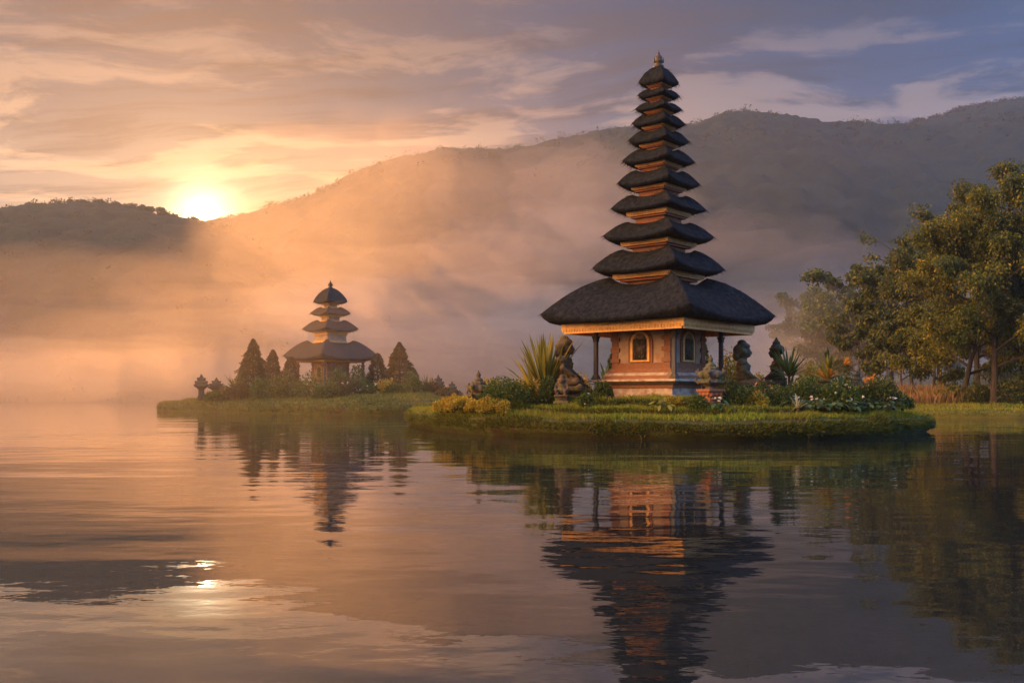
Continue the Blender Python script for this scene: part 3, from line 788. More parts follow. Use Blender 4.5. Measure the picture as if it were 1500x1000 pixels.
PL = [('plinth_base', 'stone', 2.62, 2.55, BZ-.25, BZ+.22), ('plinth_base_course', 'white', 2.50, 2.22, BZ+.224, BZ+.36), ('plinth_plaster_band', 'white', 2.20, 2.20, BZ+.364, BZ+.62),
      ('plinth_brick_band', 'brick', 2.30, 2.36, BZ+.624, BZ+.76), ('plinth_ledge', 'stone', 2.52, 2.66, BZ+.764, BZ+.86), ('plinth_ledge_top', 'white', 2.70, 2.66, BZ+.864, BZ+.95),
      ('plinth_upper_course', 'brick', 2.28, 2.22, BZ+.954, BZ+1.08), ('plinth_white_course', 'white', 2.24, 2.12, BZ+1.084, BZ+1.20), ('plinth_top_course', 'brick', 2.08, 1.98, BZ+1.204, BZ+1.36)]
YAW = R(180 + 45 + 90) 
# near corner 13 degrees to the right of the line of sight (which itself leans 8.7 degrees right)
def yaw_for(X, Y, off):
    base_ = math.atan2(-Y, -X) + R(off)      # direction from shrine to camera, corner turned off it
    return base_ - R(45)
X1 = (965-750)/S1
meru('shrine_tower', 'tall black eleven-roofed thatch shrine tower on the near island', X1, 38.0, yaw_for(X1, 38.0, 13), dict(finial=zz(74)), tiers, BZ,
     (1.84, BZ+1.36, zz(478)), (2.52, BZ+.954, zz(482)-.02, .072), PL, MATS, 3, 1)
# ---- the small shrine across the water
S2 = F/90.0; z2 = lambda y: CAMZ + (HZ - y)/S2
TI2 = [(139, 520, 498.5, 531, 528), (82, 481, 468.5, 488, 486), (59, 458, 449.5, 463.5, 462), (50, 441, 421.5, 446, 444.5)]
t2_ = []
for i, (w_, yt, yp, yf0, yf1) in enumerate(TI2):
    rt = w_/1.963/S2
    t2_.append((rt, z2(yt), z2(yp), rt*(.74 if i == 0 else .62), z2(yf0), z2(yf1), rt*(.5, .60, .47, .40)[i]))
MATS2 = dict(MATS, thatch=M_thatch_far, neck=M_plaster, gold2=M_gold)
B2 = 1.55
PL2 = [('plinth_base', 'stone', 2.9, 2.8, B2-.4, B2+.3), ('plinth_plaster_band', 'white', 2.3, 2.2, B2+.304, B2+.62), ('plinth_ledge', 'stone', 2.45, 2.7, B2+.624, B2+.78), ('plinth_upper_course', 'brick', 2.2, 2.1, B2+.784, B2+1.05), ('plinth_top_course', 'white', 2.0, 1.85, B2+1.054, B2+1.2)]
X2 = (484-750)/S2
meru('shrine', 'small four-roofed thatch shrine in haze on the far island', X2, 90.0, yaw_for(X2, 90.0, -10), dict(finial=z2(410)), t2_, B2,
     (1.70, B2+1.2, z2(529)), (3.05, B2+.62, z2(530)-.02, .10), PL2, MATS2, 40, .4)

# ================================================================== STATUES AND STONE ORNAMENTS
def limb(mb, pts, rads, n=9): 
    mb.tube(pts, rads, n)
    for p, r in zip(pts, rads): mb.ball(p, r*1.0, 9, 6)
def statue(label, loc, rz, sc, crown, mat_, ped_mat, ped_h=.62, ped_w=.55, group=None, lean=0.0):
    """kneeling stone guardian facing +x, hands on the lap, tall headdress, on a stepped pedestal"""
    root = thing('statue', label, 'statue', loc, rz, group, sc)
    mb = MB()
    z = ped_h
    for r0, r1, a, b_ in ((1.16,1.10,0,.14),(1.0,.95,.14,.30),(.86,.84,.30,.62),(.98,1.04,.62,.74),(1.12,1.06,.74,1.0)):
        mb.box(0, 0, a*z, ped_w*r0, ped_w*r0, b_*z+.01, r1/r0)
    for sx_ in (-1,1):
        for sy in (-1,1): mb.ball((sx_*ped_w, sy*ped_w, z*.9), (.13,.13,.17), 8, 6)
    for th in (0,1.57,3.14,4.71): mb.ball((math.cos(th)*ped_w*.9, math.sin(th)*ped_w*.9, z*.45), (.12,.12,.13), 8, 6)
    remesh(mb, 'pedestal', .035, ped_mat, root, 1)
    mb = MB()
    # hips, belly, chest
    mb.ball((-.06,0,z+.20), (.36,.40,.25)); mb.ball((-.05,0,z+.48), (.29,.33,.30)); mb.ball((-.07,0,z+.80), (.27,.37,.28)); mb.ball((-.10,0,z+.95), (.20,.34,.16))
    mb.tube([(-.07,0,z+1.0),(-.03,0,z+1.22)], [.14,.12], 10)
    for s in (-1, 1):
        # folded legs
        limb(mb, [(-.05,s*.22,z+.16),(.36,s*.36,z+.18),(.44,s*.10,z+.10)], [.19,.15,.10])
        mb.ball((.46,s*.02,z+.08), (.13,.10,.07))
        # arms
        limb(mb, [(-.10,s*.37,z+.98),(-.06,s*.50,z+.68),(.22,s*.38,z+.44)], [.135,.105,.08])
        mb.ball((.29,s*.34,z+.40), (.09,.07,.05))
        for f in range(4): limb(mb, [(.32,s*(.28+.035*f),z+.40),(.40,s*(.27+.035*f),z+.36),(.43,s*(.27+.035*f),z+.31)], [.021,.019,.016], 6)
        limb(mb, [(.29,s*.27,z+.42),(.34,s*.225,z+.39)], [.024,.018], 6)
        mb.ball((-.10,s*.46,z+1.0), (.19,.15,.15))          # shoulder ornament
        mb.ball((-.02,s*.21,z+1.42), (.06,.045,.10))          # ear
        mb.ball((.12,s*.075,z+1.46), (.045,.05,.035))        # eyes
    # head and face
    mb.ball((0,0,z+1.42), (.20,.19,.235)); mb.ball((.08,0,z+1.31), (.12,.12,.10))
    mb.ball((.20,0,z+1.40), (.06,.05,.075)); mb.ball((.16,0,z+1.30), (.06,.085,.03)); mb.ball((.13,0,z+1.25), (.06,.06,.05)); mb.ball((.13,0,z+1.52), (.07,.15,.04))
    if crown == 'hair':
        mb.ball((-.16,0,z+1.50), (.25,.29,.27)); mb.ball((-.02,0,z+1.66), (.21,.24,.16)); mb.ball((-.10,0,z+1.80), (.16,.16,.14)); mb.ball((-.28,0,z+1.28), (.14,.24,.22))
    elif crown == 'bun':
        mb.ball((-.02,0,z+1.52), (.27,.27,.27)); mb.ball((-.04,0,z+1.74), (.20,.20,.14)); mb.ball((-.06,0,z+1.86), (.12,.12,.12)); mb.ball((-.22,0,z+1.38), (.14,.20,.20))
        mb.tube([(-.22,0,z+1.3),(-.36,0,z+.9),(-.42,0,z+.3)], [.18,.26,.30], 10)
    else:
        mb.lathe([(.24,z+1.52),(.27,z+1.60),(.18,z+1.64),(.20,z+1.70),(.13,z+1.76),(.15,z+1.82),(.08,z+1.90),(.02,z+2.06)], 12, -.03, 0)
        for s in (-1, 1): mb.ball((-.05,s*.29,z+1.58), (.10,.12,.15))
        mb.ball((-.22,0,z+1.52), (.10,.20,.18))
    # sash and necklace
    for th in np.linspace(0, 2*math.pi, 16, endpoint=False): mb.ball((-.06+.30*math.cos(th), .36*math.sin(th), z+.36), (.06,.07,.055), 6, 5)
    for th in np.linspace(-1.4, 1.4, 9): mb.ball((-.07+.24*math.cos(th), .27*math.sin(th), z+.98-.12*math.cos(th)), .05, 6, 5)
    remesh(mb, 'figure', .026, mat_, root, 1)
    return root
def place(x, y, D): return px(x, y, D)
g0 = lambda x, y: 1.18          # garden level
def at(x, D, z=1.2): return Vector(((x-750)*D/F, D, z))
statue('big brown seated stone guardian left of the tall shrine, facing right', at(831, 37.2), R(-14), (1.2, 1.2, 1.03), 'hair', M_stone_w, M_stone_w, .60, .50)
statue('moss-dark seated stone guardian with round headdress just right of the tall shrine', at(1091, 37.8, 1.2), R(-12), (1.14, 1.14, .97), 'hair', M_stone, M_stone, .62, .50)
statue('dark stone guardian with pointed crown half hidden by a fan plant', at(1136, 38.6, 1.2), R(172), (1.12, 1.12, .99), 'crown', M_stone_d, M_stone_d, .60, .40)
# small carved figure in front of the big guardian
root = thing('stone_idol', 'small mossy carved idol crouching before the big seated guardian', 'statue', at(823, 35.9, 1.16), R(-100))
mb = MB(); mb.box(0,0,0,.30,.30,.10,.95); mb.box(0,0,.10,.22,.22,.26,1.1); mb.box(0,0,.26,.29,.27,.34)
remesh(mb, 'pedestal', .025, M_stone_w, root, 1)
mb = MB(); mb.ball((0,0,.48), (.21,.23,.17)); mb.ball((-.02,0,.66), (.16,.19,.17)); mb.ball((.02,0,.87), (.14,.14,.15)); mb.ball((0,0,1.02), (.10,.10,.08)); mb.ball((.12,0,.86), (.05,.04,.05))
for s in (-1,1): limb(mb, [(0,s*.18,.74),(.08,s*.25,.56),(.20,s*.12,.46)], [.07,.055,.045]); limb(mb, [(0,s*.15,.42),(.24,s*.18,.50),(.24,s*.14,.34)], [.09,.075,.06]); mb.ball((.0,s*.15,.88), (.03,.03,.07))
remesh(mb, 'figure', .02, M_stone_w, root, 1)
def urn(label, loc, sc, mat_, ped=None, name='stone_urn', rz=0.3, pm=None):
    """carved stone finial: stepped foot, waist, bulging body with horned corners, tiered cap and knob"""
    root = thing(name, label, 'stone ornament', loc, rz, None, sc)
    z = 0
    if ped:
        mb = MB(); mb.box(0,0,0,.36,.36,.12,.94); mb.box(0,0,.12,.26,.26,ped-.16); mb.box(0,0,ped-.16,.28,.28,ped-.08,1.25); mb.box(0,0,ped-.08,.36,.36,ped)
        for s in range(4):
            M = Matrix.Rotation(s*math.pi/2, 4, 'Z')
            for i in range(3): mb.box(.27, 0, .16+i*.17, .03, .22-.05*i, .25+i*.17, M=M)
            for y in (-.2, 0, .2): k = M @ Vector((.30, y, ped-.2)); mb.ball(k, (.06,.06,.07), 6, 5)
        remesh(mb, 'pedestal', .022, pm or M_redstone, root, 0); z = ped
    mb = MB()
    if not ped: mb.box(0,0,-.05,.40,.40,.12,.92); mb.box(0,0,.12,.30,.30,.22,.9)
    b_ = z + (.2 if not ped else 0)
    mb.lathe([(.20,b_),(.17,b_+.08),(.30,b_+.16),(.42,b_+.22),(.36,b_+.27),(.30,b_+.34),(.36,b_+.42),(.40,b_+.52),(.34,b_+.62),(.22,b_+.68),(.26,b_+.73),(.15,b_+.80),(.18,b_+.84),(.09,b_+.92),(.05,b_+.97)], 20, sq=.35)
    for j in range(4):
        th = math.pi/4 + j*math.pi/2; c_, s_ = math.cos(th), math.sin(th)
        limb(mb, [(c_*.40,s_*.40,b_+.22),(c_*.52,s_*.52,b_+.30),(c_*.50,s_*.50,b_+.40)], [.07,.05,.03], 7)
        limb(mb, [(c_*.36,s_*.36,b_+.50),(c_*.46,s_*.46,b_+.60),(c_*.42,s_*.42,b_+.72)], [.09,.08,.03], 7)
        th = j*math.pi/2; c_, s_ = math.cos(th), math.sin(th)
        mb.ball((c_*.36, s_*.36, b_+.50), (.10,.10,.13), 8, 6); mb.ball((c_*.33, s_*.33, b_+.26), (.09,.09,.08), 8, 6); mb.ball((c_*.22, s_*.22, b_+.70), (.07,.07,.09), 8, 6)
    mb.ball((0,0,b_+1.03), (.095,.095,.10), 10, 8); mb.ball((0,0,b_+1.15), (.035,.035,.07), 8, 6)
    remesh(mb, 'urn_body', .022, mat_, root, 0)
    return root
urn('brown carved stone urn with a knob among yellow plants at the left tip', at(701, 37.6, 1.02), 1.02, M_stone_w)
urn('mossy carved stone lantern on a red brick pedestal in front of the tall shrine', at(1041, 33.6, .98), 1.0, M_stone, .72, 'stone_lantern', .5)
urn('dark carved stone pinnacle with a knob near the right end of the near island', at(1256, 37.2, 1.05), 1.0, M_stone_d, None, 'stone_pinnacle', .2)
def pot(label, loc, sc, mat_):
    root = thing('stone_planter', label, 'planter', loc, .4, None, sc)
    mb = MB(); mb.lathe([(.34,0),(.36,.08),(.24,.16),(.22,.30),(.36,.42),(.46,.52),(.50,.66),(.44,.78),(.40,.86),(.46,.92),(.44,1.0),(.30,1.0)], 20, sq=.25)
    for j in range(8):
        th = j*math.pi/4; mb.ball((math.cos(th)*.48, math.sin(th)*.48, .62), (.09,.09,.11), 7, 6); mb.ball((math.cos(th)*.36, math.sin(th)*.36, .40), (.08,.08,.06), 7, 6)
    remesh(mb, 'planter_bowl', .022, mat_, root, 0)
    return root
pot('dark carved stone planter holding an orange flowering plant', at(1212, 36.0, 1.1), .98, M_stone_d)
# small shrines of stone on the far island
def far_candi(label, loc, H_, wd, mat_, seed, group=None):
    """stone pinnacle: narrow foot, widening tiers with flared corners, stepped cap"""
    rng_ = random.Random(seed)
    root = thing('stone_pinnacle', label, 'stone ornament', loc, rng_.uniform(0, 1.5), group)
    mb = MB()
    prof = [(.55,0),(.52,.16),(.42,.2),(.40,.40),(.62,.46),(1.0,.54),(.8,.60),(.86,.66),(.62,.72),(.5,.76),(.52,.80),(.30,.85),(.2,.9),(.1,.97),(.02,1.0)]
    mb.lathe([(r*wd/2, z*H_) for r, z in prof], 16, sq=.5)
    for z, rr in ((.54, .54),(.66, .46),(.78, .28)):
        for j in range(4):
            th = math.pi/4 + j*math.pi/2
            mb.ball((math.cos(th)*rr*wd*1.02, math.sin(th)*rr*wd*1.02, (z+.03)*H_), (wd*.10, wd*.10, H_*.05), 7, 6)
    remesh(mb, 'pinnacle_body', wd*.035, mat_, root, 0)
    return root
far_candi('hazy stone pinnacle nearest the left tip of the far island', at(295, 84, 1.0), 2.35, 1.25, M_stone_d, 1)
far_candi('hazy stone pinnacle second from the left tip of the far island', at(317, 85, 1.0), 2.05, 1.2, M_stone_d, 2)
far_candi('hazy stone pinnacle near the right end of the far island', at(642, 80, 1.0), 2.2, 1.0, M_stone_d, 3)
far_candi('smaller hazy stone pinnacle at the right end of the far island', at(662, 79, .9), 1.75, .85, M_stone_d, 4)

# ================================================================== PLANTS
rng = np.random.default_rng(11)
M_pale = leaf_mat('pale_leaves', (.30,.28,.14), (.46,.40,.22), None, .35, .5)
def conifer(label, loc, H_, wd, tiers_n, n, leaf, seed, power=.8, group=None, name='conifer', mt=M_conifer):
    r_ = np.random.default_rng(seed)
    root = thing(name, label, 'tree', loc, r_.uniform(0, 6), group)
    mb = MB(); mb.tube([(0,0,-.1),(.02,0,H_*.4),(0,.02,H_*.93)], [wd*.055, wd*.04, .015], 7); mb.build('trunk', M_bark, root)
    n = int(n*1.8); h_ = r_.uniform(0, 1, n)**1.25
    th = r_.uniform(0, 2*np.pi, n)
    saw = 1 - .26*((h_*tiers_n + .12*np.sin(th*3+seed)) % 1.0)
    lump = 1 + .42*fbm(th*1.6+seed, h_*7, seed, 3) 
    rad = wd*.74*(np.clip(1-h_, 0, 1)**power)*saw*lump*np.where(h_ < .10, .75+h_*2.5, 1)
    rr = rad*r_.uniform(.25, 1, n)**.45
    p = np.stack([rr*np.cos(th), rr*np.sin(th), H_*(.06+.94*h_)], 1)
    dirs = np.stack([np.cos(th), np.sin(th), .15+0*th], 1)
    polys('crown', quads_at(p, leaf*r_.uniform(.6, 1.3, n), r_, .5, .1, dirs), mt, root)
    return root
conifer('largest hazy tiered conifer left of the small shrine', at(371, 86, 1.0), 5.5, 2.9, 7, 5200, .24, 1, .72)
conifer('narrow hazy conifer between the largest conifer and the small shrine', at(400, 87.5, 1.1), 4.5, 1.75, 5, 3000, .22, 2, .55)
conifer('hazy columnar shrub-tree beside the left posts of the small shrine', at(426, 88, 1.3), 3.7, 1.6, 4, 2600, .2, 3, .38)
conifer('hazy conifer just right of the small shrine', at(553, 88, 1.2), 4.1, 1.9, 5, 3000, .22, 4, .5)
conifer('largest hazy tiered conifer right of the small shrine', at(585, 86, 1.0), 5.2, 2.9, 7, 5200, .24, 5, .72)
conifer('short hazy conifer against the right side of the largest right conifer', at(604, 87, 1.0), 3.0, 1.7, 4, 2000, .22, 6, .6)
conifer('small dark conifer seen behind the right wall of the tall shrine', at(1032, 45, 1.2), 2.75, .75, 6, 1500, .11, 7, .6, mt=M_dark)
conifer('small dark conifer in the gap left of the tall shrine wall', at(896, 44, 1.2), 2.2, .7, 5, 1200, .11, 8, .6, mt=M_dark)
def bush(label, loc, w_, h_, n, leaf, mt, seed, group=None, dp=None, name='bush', flowers=None):
    """dense shrub: stems and a lumpy dome of single leaves"""
    r_ = np.random.default_rng(seed)
    root = thing(name, label, 'shrub', loc, r_.uniform(0, 6), group)
    mb = MB()
    for k in range(5):
        a = r_.uniform(0, 6.28); mb.tube([(.03*math.cos(a), .03*math.sin(a), -.05), (w_*.15*math.cos(a), w_*.15*math.sin(a), h_*.4), (w_*.3*math.cos(a), w_*.3*math.sin(a), h_*.75)], [.022, .016, .006], 5)
    mb.build('stem', M_bark, root)
    v = r_.normal(size=(n, 3)); v[:, 2] = np.abs(v[:, 2])*1.1 - .25; v /= np.linalg.norm(v, axis=1)[:, None]
    th = np.arctan2(v[:, 1], v[:, 0])
    lump = 1 + .38*fbm(th*1.2+seed, v[:, 2]*2.2+seed, seed, 3)
    rr = r_.uniform(.15, 1, n)**.42*lump
    p = v*rr[:, None]*np.array([w_/2, (dp or w_)/2, h_*.80]) + np.array([0, 0, h_*.22])
    p[:, 2] = np.maximum(p[:, 2], .02)
    polys('foliage', quads_at(p, leaf*r_.uniform(.6, 1.4, n), r_, .55, -.25, v*.7), mt, root)
    if flowers:
        fm, nf, fs = flowers
        k = r_.integers(0, n, nf); c_ = p[k] + v[k]*.06
        q_ = []
        for j in range(5): q_.append(quads_at(c_ + r_.normal(size=(nf, 3))*fs*.3, np.full(nf, fs), r_, .8))
        polys('flower', np.concatenate(q_), fm, root)
    return root
# near island: (label, px, D, base z, width, height, leaves, leaf size, material, flowers)
BUSH = [
 ('dark green clipped bush behind the yellow plants at the left', 742, 36.2, 1.15, 1.75, .82, 3000, .085, M_green, None),
 ('yellow flowering bush at the foot of the sword-leaved plant', 775, 37.0, 1.2, 1.5, .80, 2200, .085, M_yellow, None),
 ('low bush between the carved urn and the clipped bush', 722, 36.8, 1.1, .85, .62, 1200, .08, M_olive, None),
 ('small dark round bush at the left foot of the big guardian', 802, 36.1, 1.15, .7, .85, 1500, .08, M_dark, None),
 ('dark bush under the left post of the tall shrine', 884, 35.6, 1.1, .7, .8, 1800, .085, M_dark, None),
 ('dark bush between the big guardian and the left post', 862, 36.0, 1.1, .7, .5, 1500, .085, M_dark, None),
 ('sunlit olive bush behind the stone lantern', 1068, 36.2, 1.2, 1.2, .78, 1900, .085, M_olive, None),
 ('broad dark hedge-like bush right of the stone lantern', 1088, 34.0, 1.0, 1.7, .72, 3600, .08, M_dark, None),
 ('second dark hedge-like bush under the crowned guardian', 1136, 34.3, 1.0, 1.5, .68, 3200, .08, M_dark, None),
 ('pale flowering bush between the two dark hedge-like bushes', 1122, 35.4, 1.15, .9, .70, 1500, .08, M_olive, (M_pink, 26, .09)),
 ('green bush below the stone planter with white flowers', 1232, 34.6, 1.0, 1.45, .82, 2600, .10, M_green, (M_petal, 16, .07)),
 ('dark bush left of the stone planter', 1190, 36.6, 1.1, 1.1, .85, 1900, .09, M_dark, None),
 ('near-black bush closest to the right end of the island', 1290, 35.6, 1.05, 1.35, .95, 2800, .085, M_dark, None),
 ('small leafy bush at the far right end of the island', 1322, 36.5, .95, .8, .50, 1100, .085, M_green, None),
 ('dark bush beneath the dark stone pinnacle', 1258, 35.8, 1.05, 1.2, .72, 1900, .085, M_dark, None),
 ('olive bush behind the planter and the pinnacle', 1236, 39.0, 1.2, 1.4, .95, 1700, .10, M_olive, None),
 ('yellow upright shrub between right post and round-headed guardian', 1067, 41.0, 1.2, .95, 1.75, 1700, .11, M_yellow, None),
 ('yellow shrub between the two right guardians', 1114, 41.5, 1.2, .8, 1.05, 1200, .10, M_yellow, None),
 ('small yellow shrub behind the left post of the tall shrine', 850, 40.0, 1.2, .9, 1.0, 1200, .09, M_yellow, None),
 ('yellow-green shrub behind the fan plant', 1188, 39.5, 1.2, .9, 1.35, 1300, .12, M_yellow, None),
 ('lime bush at the near corner of the shrine plinth', 985, 33.9, 1.0, .9, .36, 1700, .085, M_yellow, None),
 ('low green plant before the right face of the plinth', 1015, 33.6, .98, .7, .38, 1300, .085, M_olive, None),
 ('low green plant at the middle of the left plinth face', 945, 34.2, 1.0, .75, .26, 900, .075, M_olive, None),
 ('small round green plant right of the carved idol', 858, 34.6, 1.05, .55, .42, 900, .085, M_green, (M_petal, 5, .07)),
 ('glowing yellow-green bush behind the carved stone urn', 716, 38.6, 1.15, 1.3, .85, 1500, .09, M_yellow, None),
 ('green bush between the big guardian and the sword-leaved plant', 815, 38.2, 1.2, 1.0, 1.15, 1500, .09, M_green, None),
 ('lit olive bush at the grass edge under the left plinth corner', 905, 34.6, 1.0, .9, .30, 1300, .08, M_olive, None),
 ('yellow flowering bush between the two dark hedge-like bushes, nearer the water', 1108, 33.5, .98, .8, .52, 1300, .075, M_yellow, None),
 ('green bush filling the gap between fan plant and planter', 1175, 35.4, 1.05, 1.2, .95, 1900, .09, M_green, None),
 ('orange-red leafed shrub behind the dark stone pinnacle', 1272, 38.2, 1.1, .9, 1.0, 1300, .10, M_orange, None),
 ('lime bush at the right end of the low planting', 1308, 36.0, .98, .8, .55, 1200, .08, M_yellow, None),
 ('low bush at the left foot of the stone lantern', 1022, 32.9, .95, .6, .45, 1000, .075, M_green, None),
]
for k, (lb, x, D, z, w_, h_, n, lf, mt, fl) in enumerate(BUSH):
    bush(lb, at(x, D, z), w_*1.15, h_*1.18, int(n*1.25), lf, mt, 100+k, flowers=fl)
# the yellow plants at the left tip
first = None
for k, (x, D) in enumerate(((646,38.6),(656,38.2),(664,37.6),(672,38.6),(680,37.2),(690,36.6),(698,36.2),(708,35.9),(716,35.6),(727,35.3),(738,34.9),(683,38.7),(668,36.9))):
    o = bush('golden leafy plant in the patch at the left tip of the near island', at(x, D, .74 + (.2 if k % 3 == 0 and k > 2 else .1)), .78, .42+.14*(k % 3), 700, .085, M_yellow, 300+k, 'golden plants at the left tip', name='golden_plant') if k < 3 else copy_tree(protos[k % 3])
    if k < 3: protos = [o] if k == 0 else protos + [o]
    else: o.location = at(x, D, .74 + (.2 if k % 3 == 0 else .1)); o.rotation_euler.z = k*1.7; o.scale = (.8+.05*(k % 5),)*3
# low broad-leaved plants on the right of the near island
def rosette(mb, c_, n, L, W, rng_, up=.9, spread=.5, bend=.8, fold=.25, seg=5, half=None):
    """sword leaves rising from one point, arching over"""
    for k in range(n):
        az = rng_.uniform(0, 2*math.pi) if half is None else rng_.uniform(*half)
        l = L*rng_.uniform(.6, 1.1); tilt = spread*rng_.uniform(.08, 1)**.8
        w_ = W*rng_.uniform(.75, 1.2)
        d0 = Vector((math.cos(az)*math.sin(tilt), math.sin(az)*math.sin(tilt), math.cos(tilt)*up)).normalized()
        side = Vector((-math.sin(az), math.cos(az), 0))
        p = Vector(c_) + d0*.02 + side*rng_.uniform(-.04, .04); vs = []; fs = []
        dd = d0.copy()
        for i in range(seg+1):
            u = i/seg
            ww = w_*(.55 + 1.1*u)*(1-u)**.55*1.25 if u < 1 else 0
            nrm = side.cross(dd).normalized()
            vs += [p - side*ww*.5, p + nrm*ww*fold*-1, p + side*ww*.5]
            dd = (dd + Vector((math.cos(az)*.10, math.sin(az)*.10, -.16))*bend*(tilt+.15)*(.4+u)).normalized()
            p = p + dd*l/seg
        for i in range(seg): a = i*3; fs += [(a, a+1, a+4, a+3), (a+1, a+2, a+5, a+4)]
        mb.add(vs, fs)
def spiky(name, label, loc, mt, specs, seed, cat='plant', group=None, stemh=0.0):
    r_ = np.random.default_rng(seed)
    root = thing(name, label, cat, loc, 0, group)
    mb = MB()
    for s in specs: rosette(mb, rng_=r_, **s)
    mb.build('leaves', mt, root)
    mb = MB()
    for s in specs: c_ = s['c_']; mb.tube([(c_[0], c_[1], -.1), (c_[0], c_[1], c_[2]+.05)], [.07, .05], 8)
    mb.build('stem', M_bark, root)
    return root
spiky('sword_plant', 'tall sunlit sword-leaved plant left of the big guardian', at(799, 37.2, 1.15), M_yucca,
      [dict(c_=(0,0,.25), n=84, L=2.5, W=.13, spread=.50, bend=.35), dict(c_=(-.35,-.1,.1), n=44, L=1.9, W=.12, spread=1.15, bend=.9, half=(2.1, 4.3)), dict(c_=(.05,-.25,0), n=20, L=1.1, W=.09, spread=.9, bend=.8)], 5)
spiky('fan_plant', 'dark green stiff fan-leaved plant over the crowned guardian', at(1156, 37.3, 1.15), M_fan,
      [dict(c_=(0,0,1.05), n=46, L=1.25, W=.10, spread=1.35, bend=.25, fold=.15), dict(c_=(0,0,.5), n=20, L=1.0, W=.09, spread=1.6, bend=.5, fold=.15)], 6)
spiky('strap_leaf_plant', 'dark arching strap-leaved plant in the gap left of the shrine wall', at(889, 40.5, 1.2), M_green,
      [dict(c_=(0,0,.6), n=16, L=1.3, W=.16, spread=1.2, bend=.9)], 7)
spiky('strap_leaf_plant', 'yellow strap-leaved plant between the fan plant and the planter', at(1193, 38.2, 1.15), M_yucca,
      [dict(c_=(0,0,.2), n=16, L=1.2, W=.17, spread=.9, bend=.7)], 8)
spiky('strap_leaf_plant', 'green strap-leaved plant right of the stone planter', at(1233, 37.4, 1.1), M_fan,
      [dict(c_=(0,0,.2), n=14, L=1.15, W=.17, spread=.8, bend=.7)], 9)
spiky('spiky_plant', 'pale star-shaped spiky plant on the grass edge below the fan plant', at(1169, 33.1, .95), M_pale,
      [dict(c_=(0,0,.06), n=14, L=.55, W=.05, spread=1.0, bend=.3)], 10)
spiky('strap_leaf_plant', 'wild hazy strap-leaved plant between the small pinnacles and the conifers', at(344, 84, 1.0), M_olive,
      [dict(c_=(0,0,.8), n=34, L=2.0, W=.13, spread=1.1, bend=.7)], 12)
spiky('sword_plant', 'thin hazy blades beside the right-hand conifers', at(626, 83, 1.0), M_olive,
      [dict(c_=(0,0,.1), n=40, L=2.1, W=.09, spread=.7, bend=.3)], 13)
spiky('sword_plant', 'low yellow-green blades left of the stone lantern', at(1031, 34.3, 1.05), M_yucca,
      [dict(c_=(0,0,.05), n=26, L=.75, W=.05, spread=.9, bend=.5)], 14)
# the flowering plant in the planter
root = thing('flowering_plant', 'orange and yellow flowering plant standing in the stone planter', 'plant', at(1212, 36.4, 2.05), 0)
r_ = np.random.default_rng(15)
mb = MB(); rosette(mb, (0,0,.05), 14, 1.0, .12, r_, spread=.5, bend=.3); rosette(mb, (0,0,0), 12, .8, .13, r_, spread=1.2, bend=.5); mb.build('leaves', M_yucca, root)
mb = MB(); rosette(mb, (0,0,.0), 26, .62, .11, r_, spread=.75, bend=.15); mb.build('bract', M_orange, root)
mb = MB(); rosette(mb, (0,0,.75), 16, .48, .09, r_, spread=.4, bend=.1); mb.tube([(0,0,0),(0,0,1.1)], [.03,.015], 6); mb.build('flower_spike', M_fan, root)
mb = MB(); mb.tube([(.05,0,.25),(.35,-.05,.5),(.62,-.05,.62)], [.022,.018,.012], 6)
mb.tube([(.35,-.05,.5),(.6,-.1,.42),(.80,-.1,.40)], [.016,.012,.006], 6); mb.build('flower_stem', M_stem, root)
mb = MB(); M_ = Matrix.Translation((.62,-.05,.60)) @ Matrix.Rotation(.9, 4, 'Y'); m2_ = MB(); rosette(m2_, (0,0,0), 22, .32, .08, r_, spread=.8, bend=.2); mb.add(m2_.v, m2_.f, M_); mb.build('flower', M_orange, root)
def leafy(label, loc, n, L, W, mt, seed, flowers=None, group=None):
    """low plant of broad oval leaves on short stalks"""
    r_ = np.random.default_rng(seed); root = thing('broad_leaf_plant', label, 'plant', loc, 0, group)
    mb = MB(); st = MB()
    for k in range(n):
        az = r_.uniform(0, 6.28); rr = L*r_.uniform(.15, 1); hh = L*r_.uniform(.35, .95)*(1.15-rr/L*.6)
        c_ = Vector((math.cos(az)*rr, math.sin(az)*rr, hh)); o_ = Vector((math.cos(az), math.sin(az), r_.uniform(-.5, .25))).normalized(); s_ = Vector((-math.sin(az), math.cos(az), r_.uniform(-.3, .3)))
        l = W*r_.uniform(1.2, 1.9); w_ = W*r_.uniform(.4, .6)
        dn = Vector((0,0,-.12*l))
        vs = [c_, c_ + o_*l*.3 + s_*w_*.8, c_ + o_*l*.65 + s_*w_*.75 + dn, c_ + o_*l + dn*2.4, c_ + o_*l*.65 - s_*w_*.75 + dn, c_ + o_*l*.3 - s_*w_*.8, c_ + o_*l*.5 - Vector((0,0,.05*l))]
        mb.add(vs, [(0,1,6),(1,2,6),(2,3,6),(3,4,6),(4,5,6),(5,0,6)])
        st.tube([(0,0,-.03), (c_.x*.5, c_.y*.5, hh*.7), tuple(c_)], [.008,.007,.005], 4, False)
    mb.build('leaves', mt, root); st.build('stalk', M_stem, root)
    if flowers:
        nf, fs = flowers; c_ = np.stack([r_.uniform(-L, L, nf)*.8, r_.uniform(-L, L, nf)*.8, L*r_.uniform(.8, 1.15, nf)], 1)
        polys('flower', np.concatenate([quads_at(c_ + r_.normal(size=(nf, 3))*fs*.3, np.full(nf, fs), r_, .8) for j in range(5)]), M_petal, root)
    return root
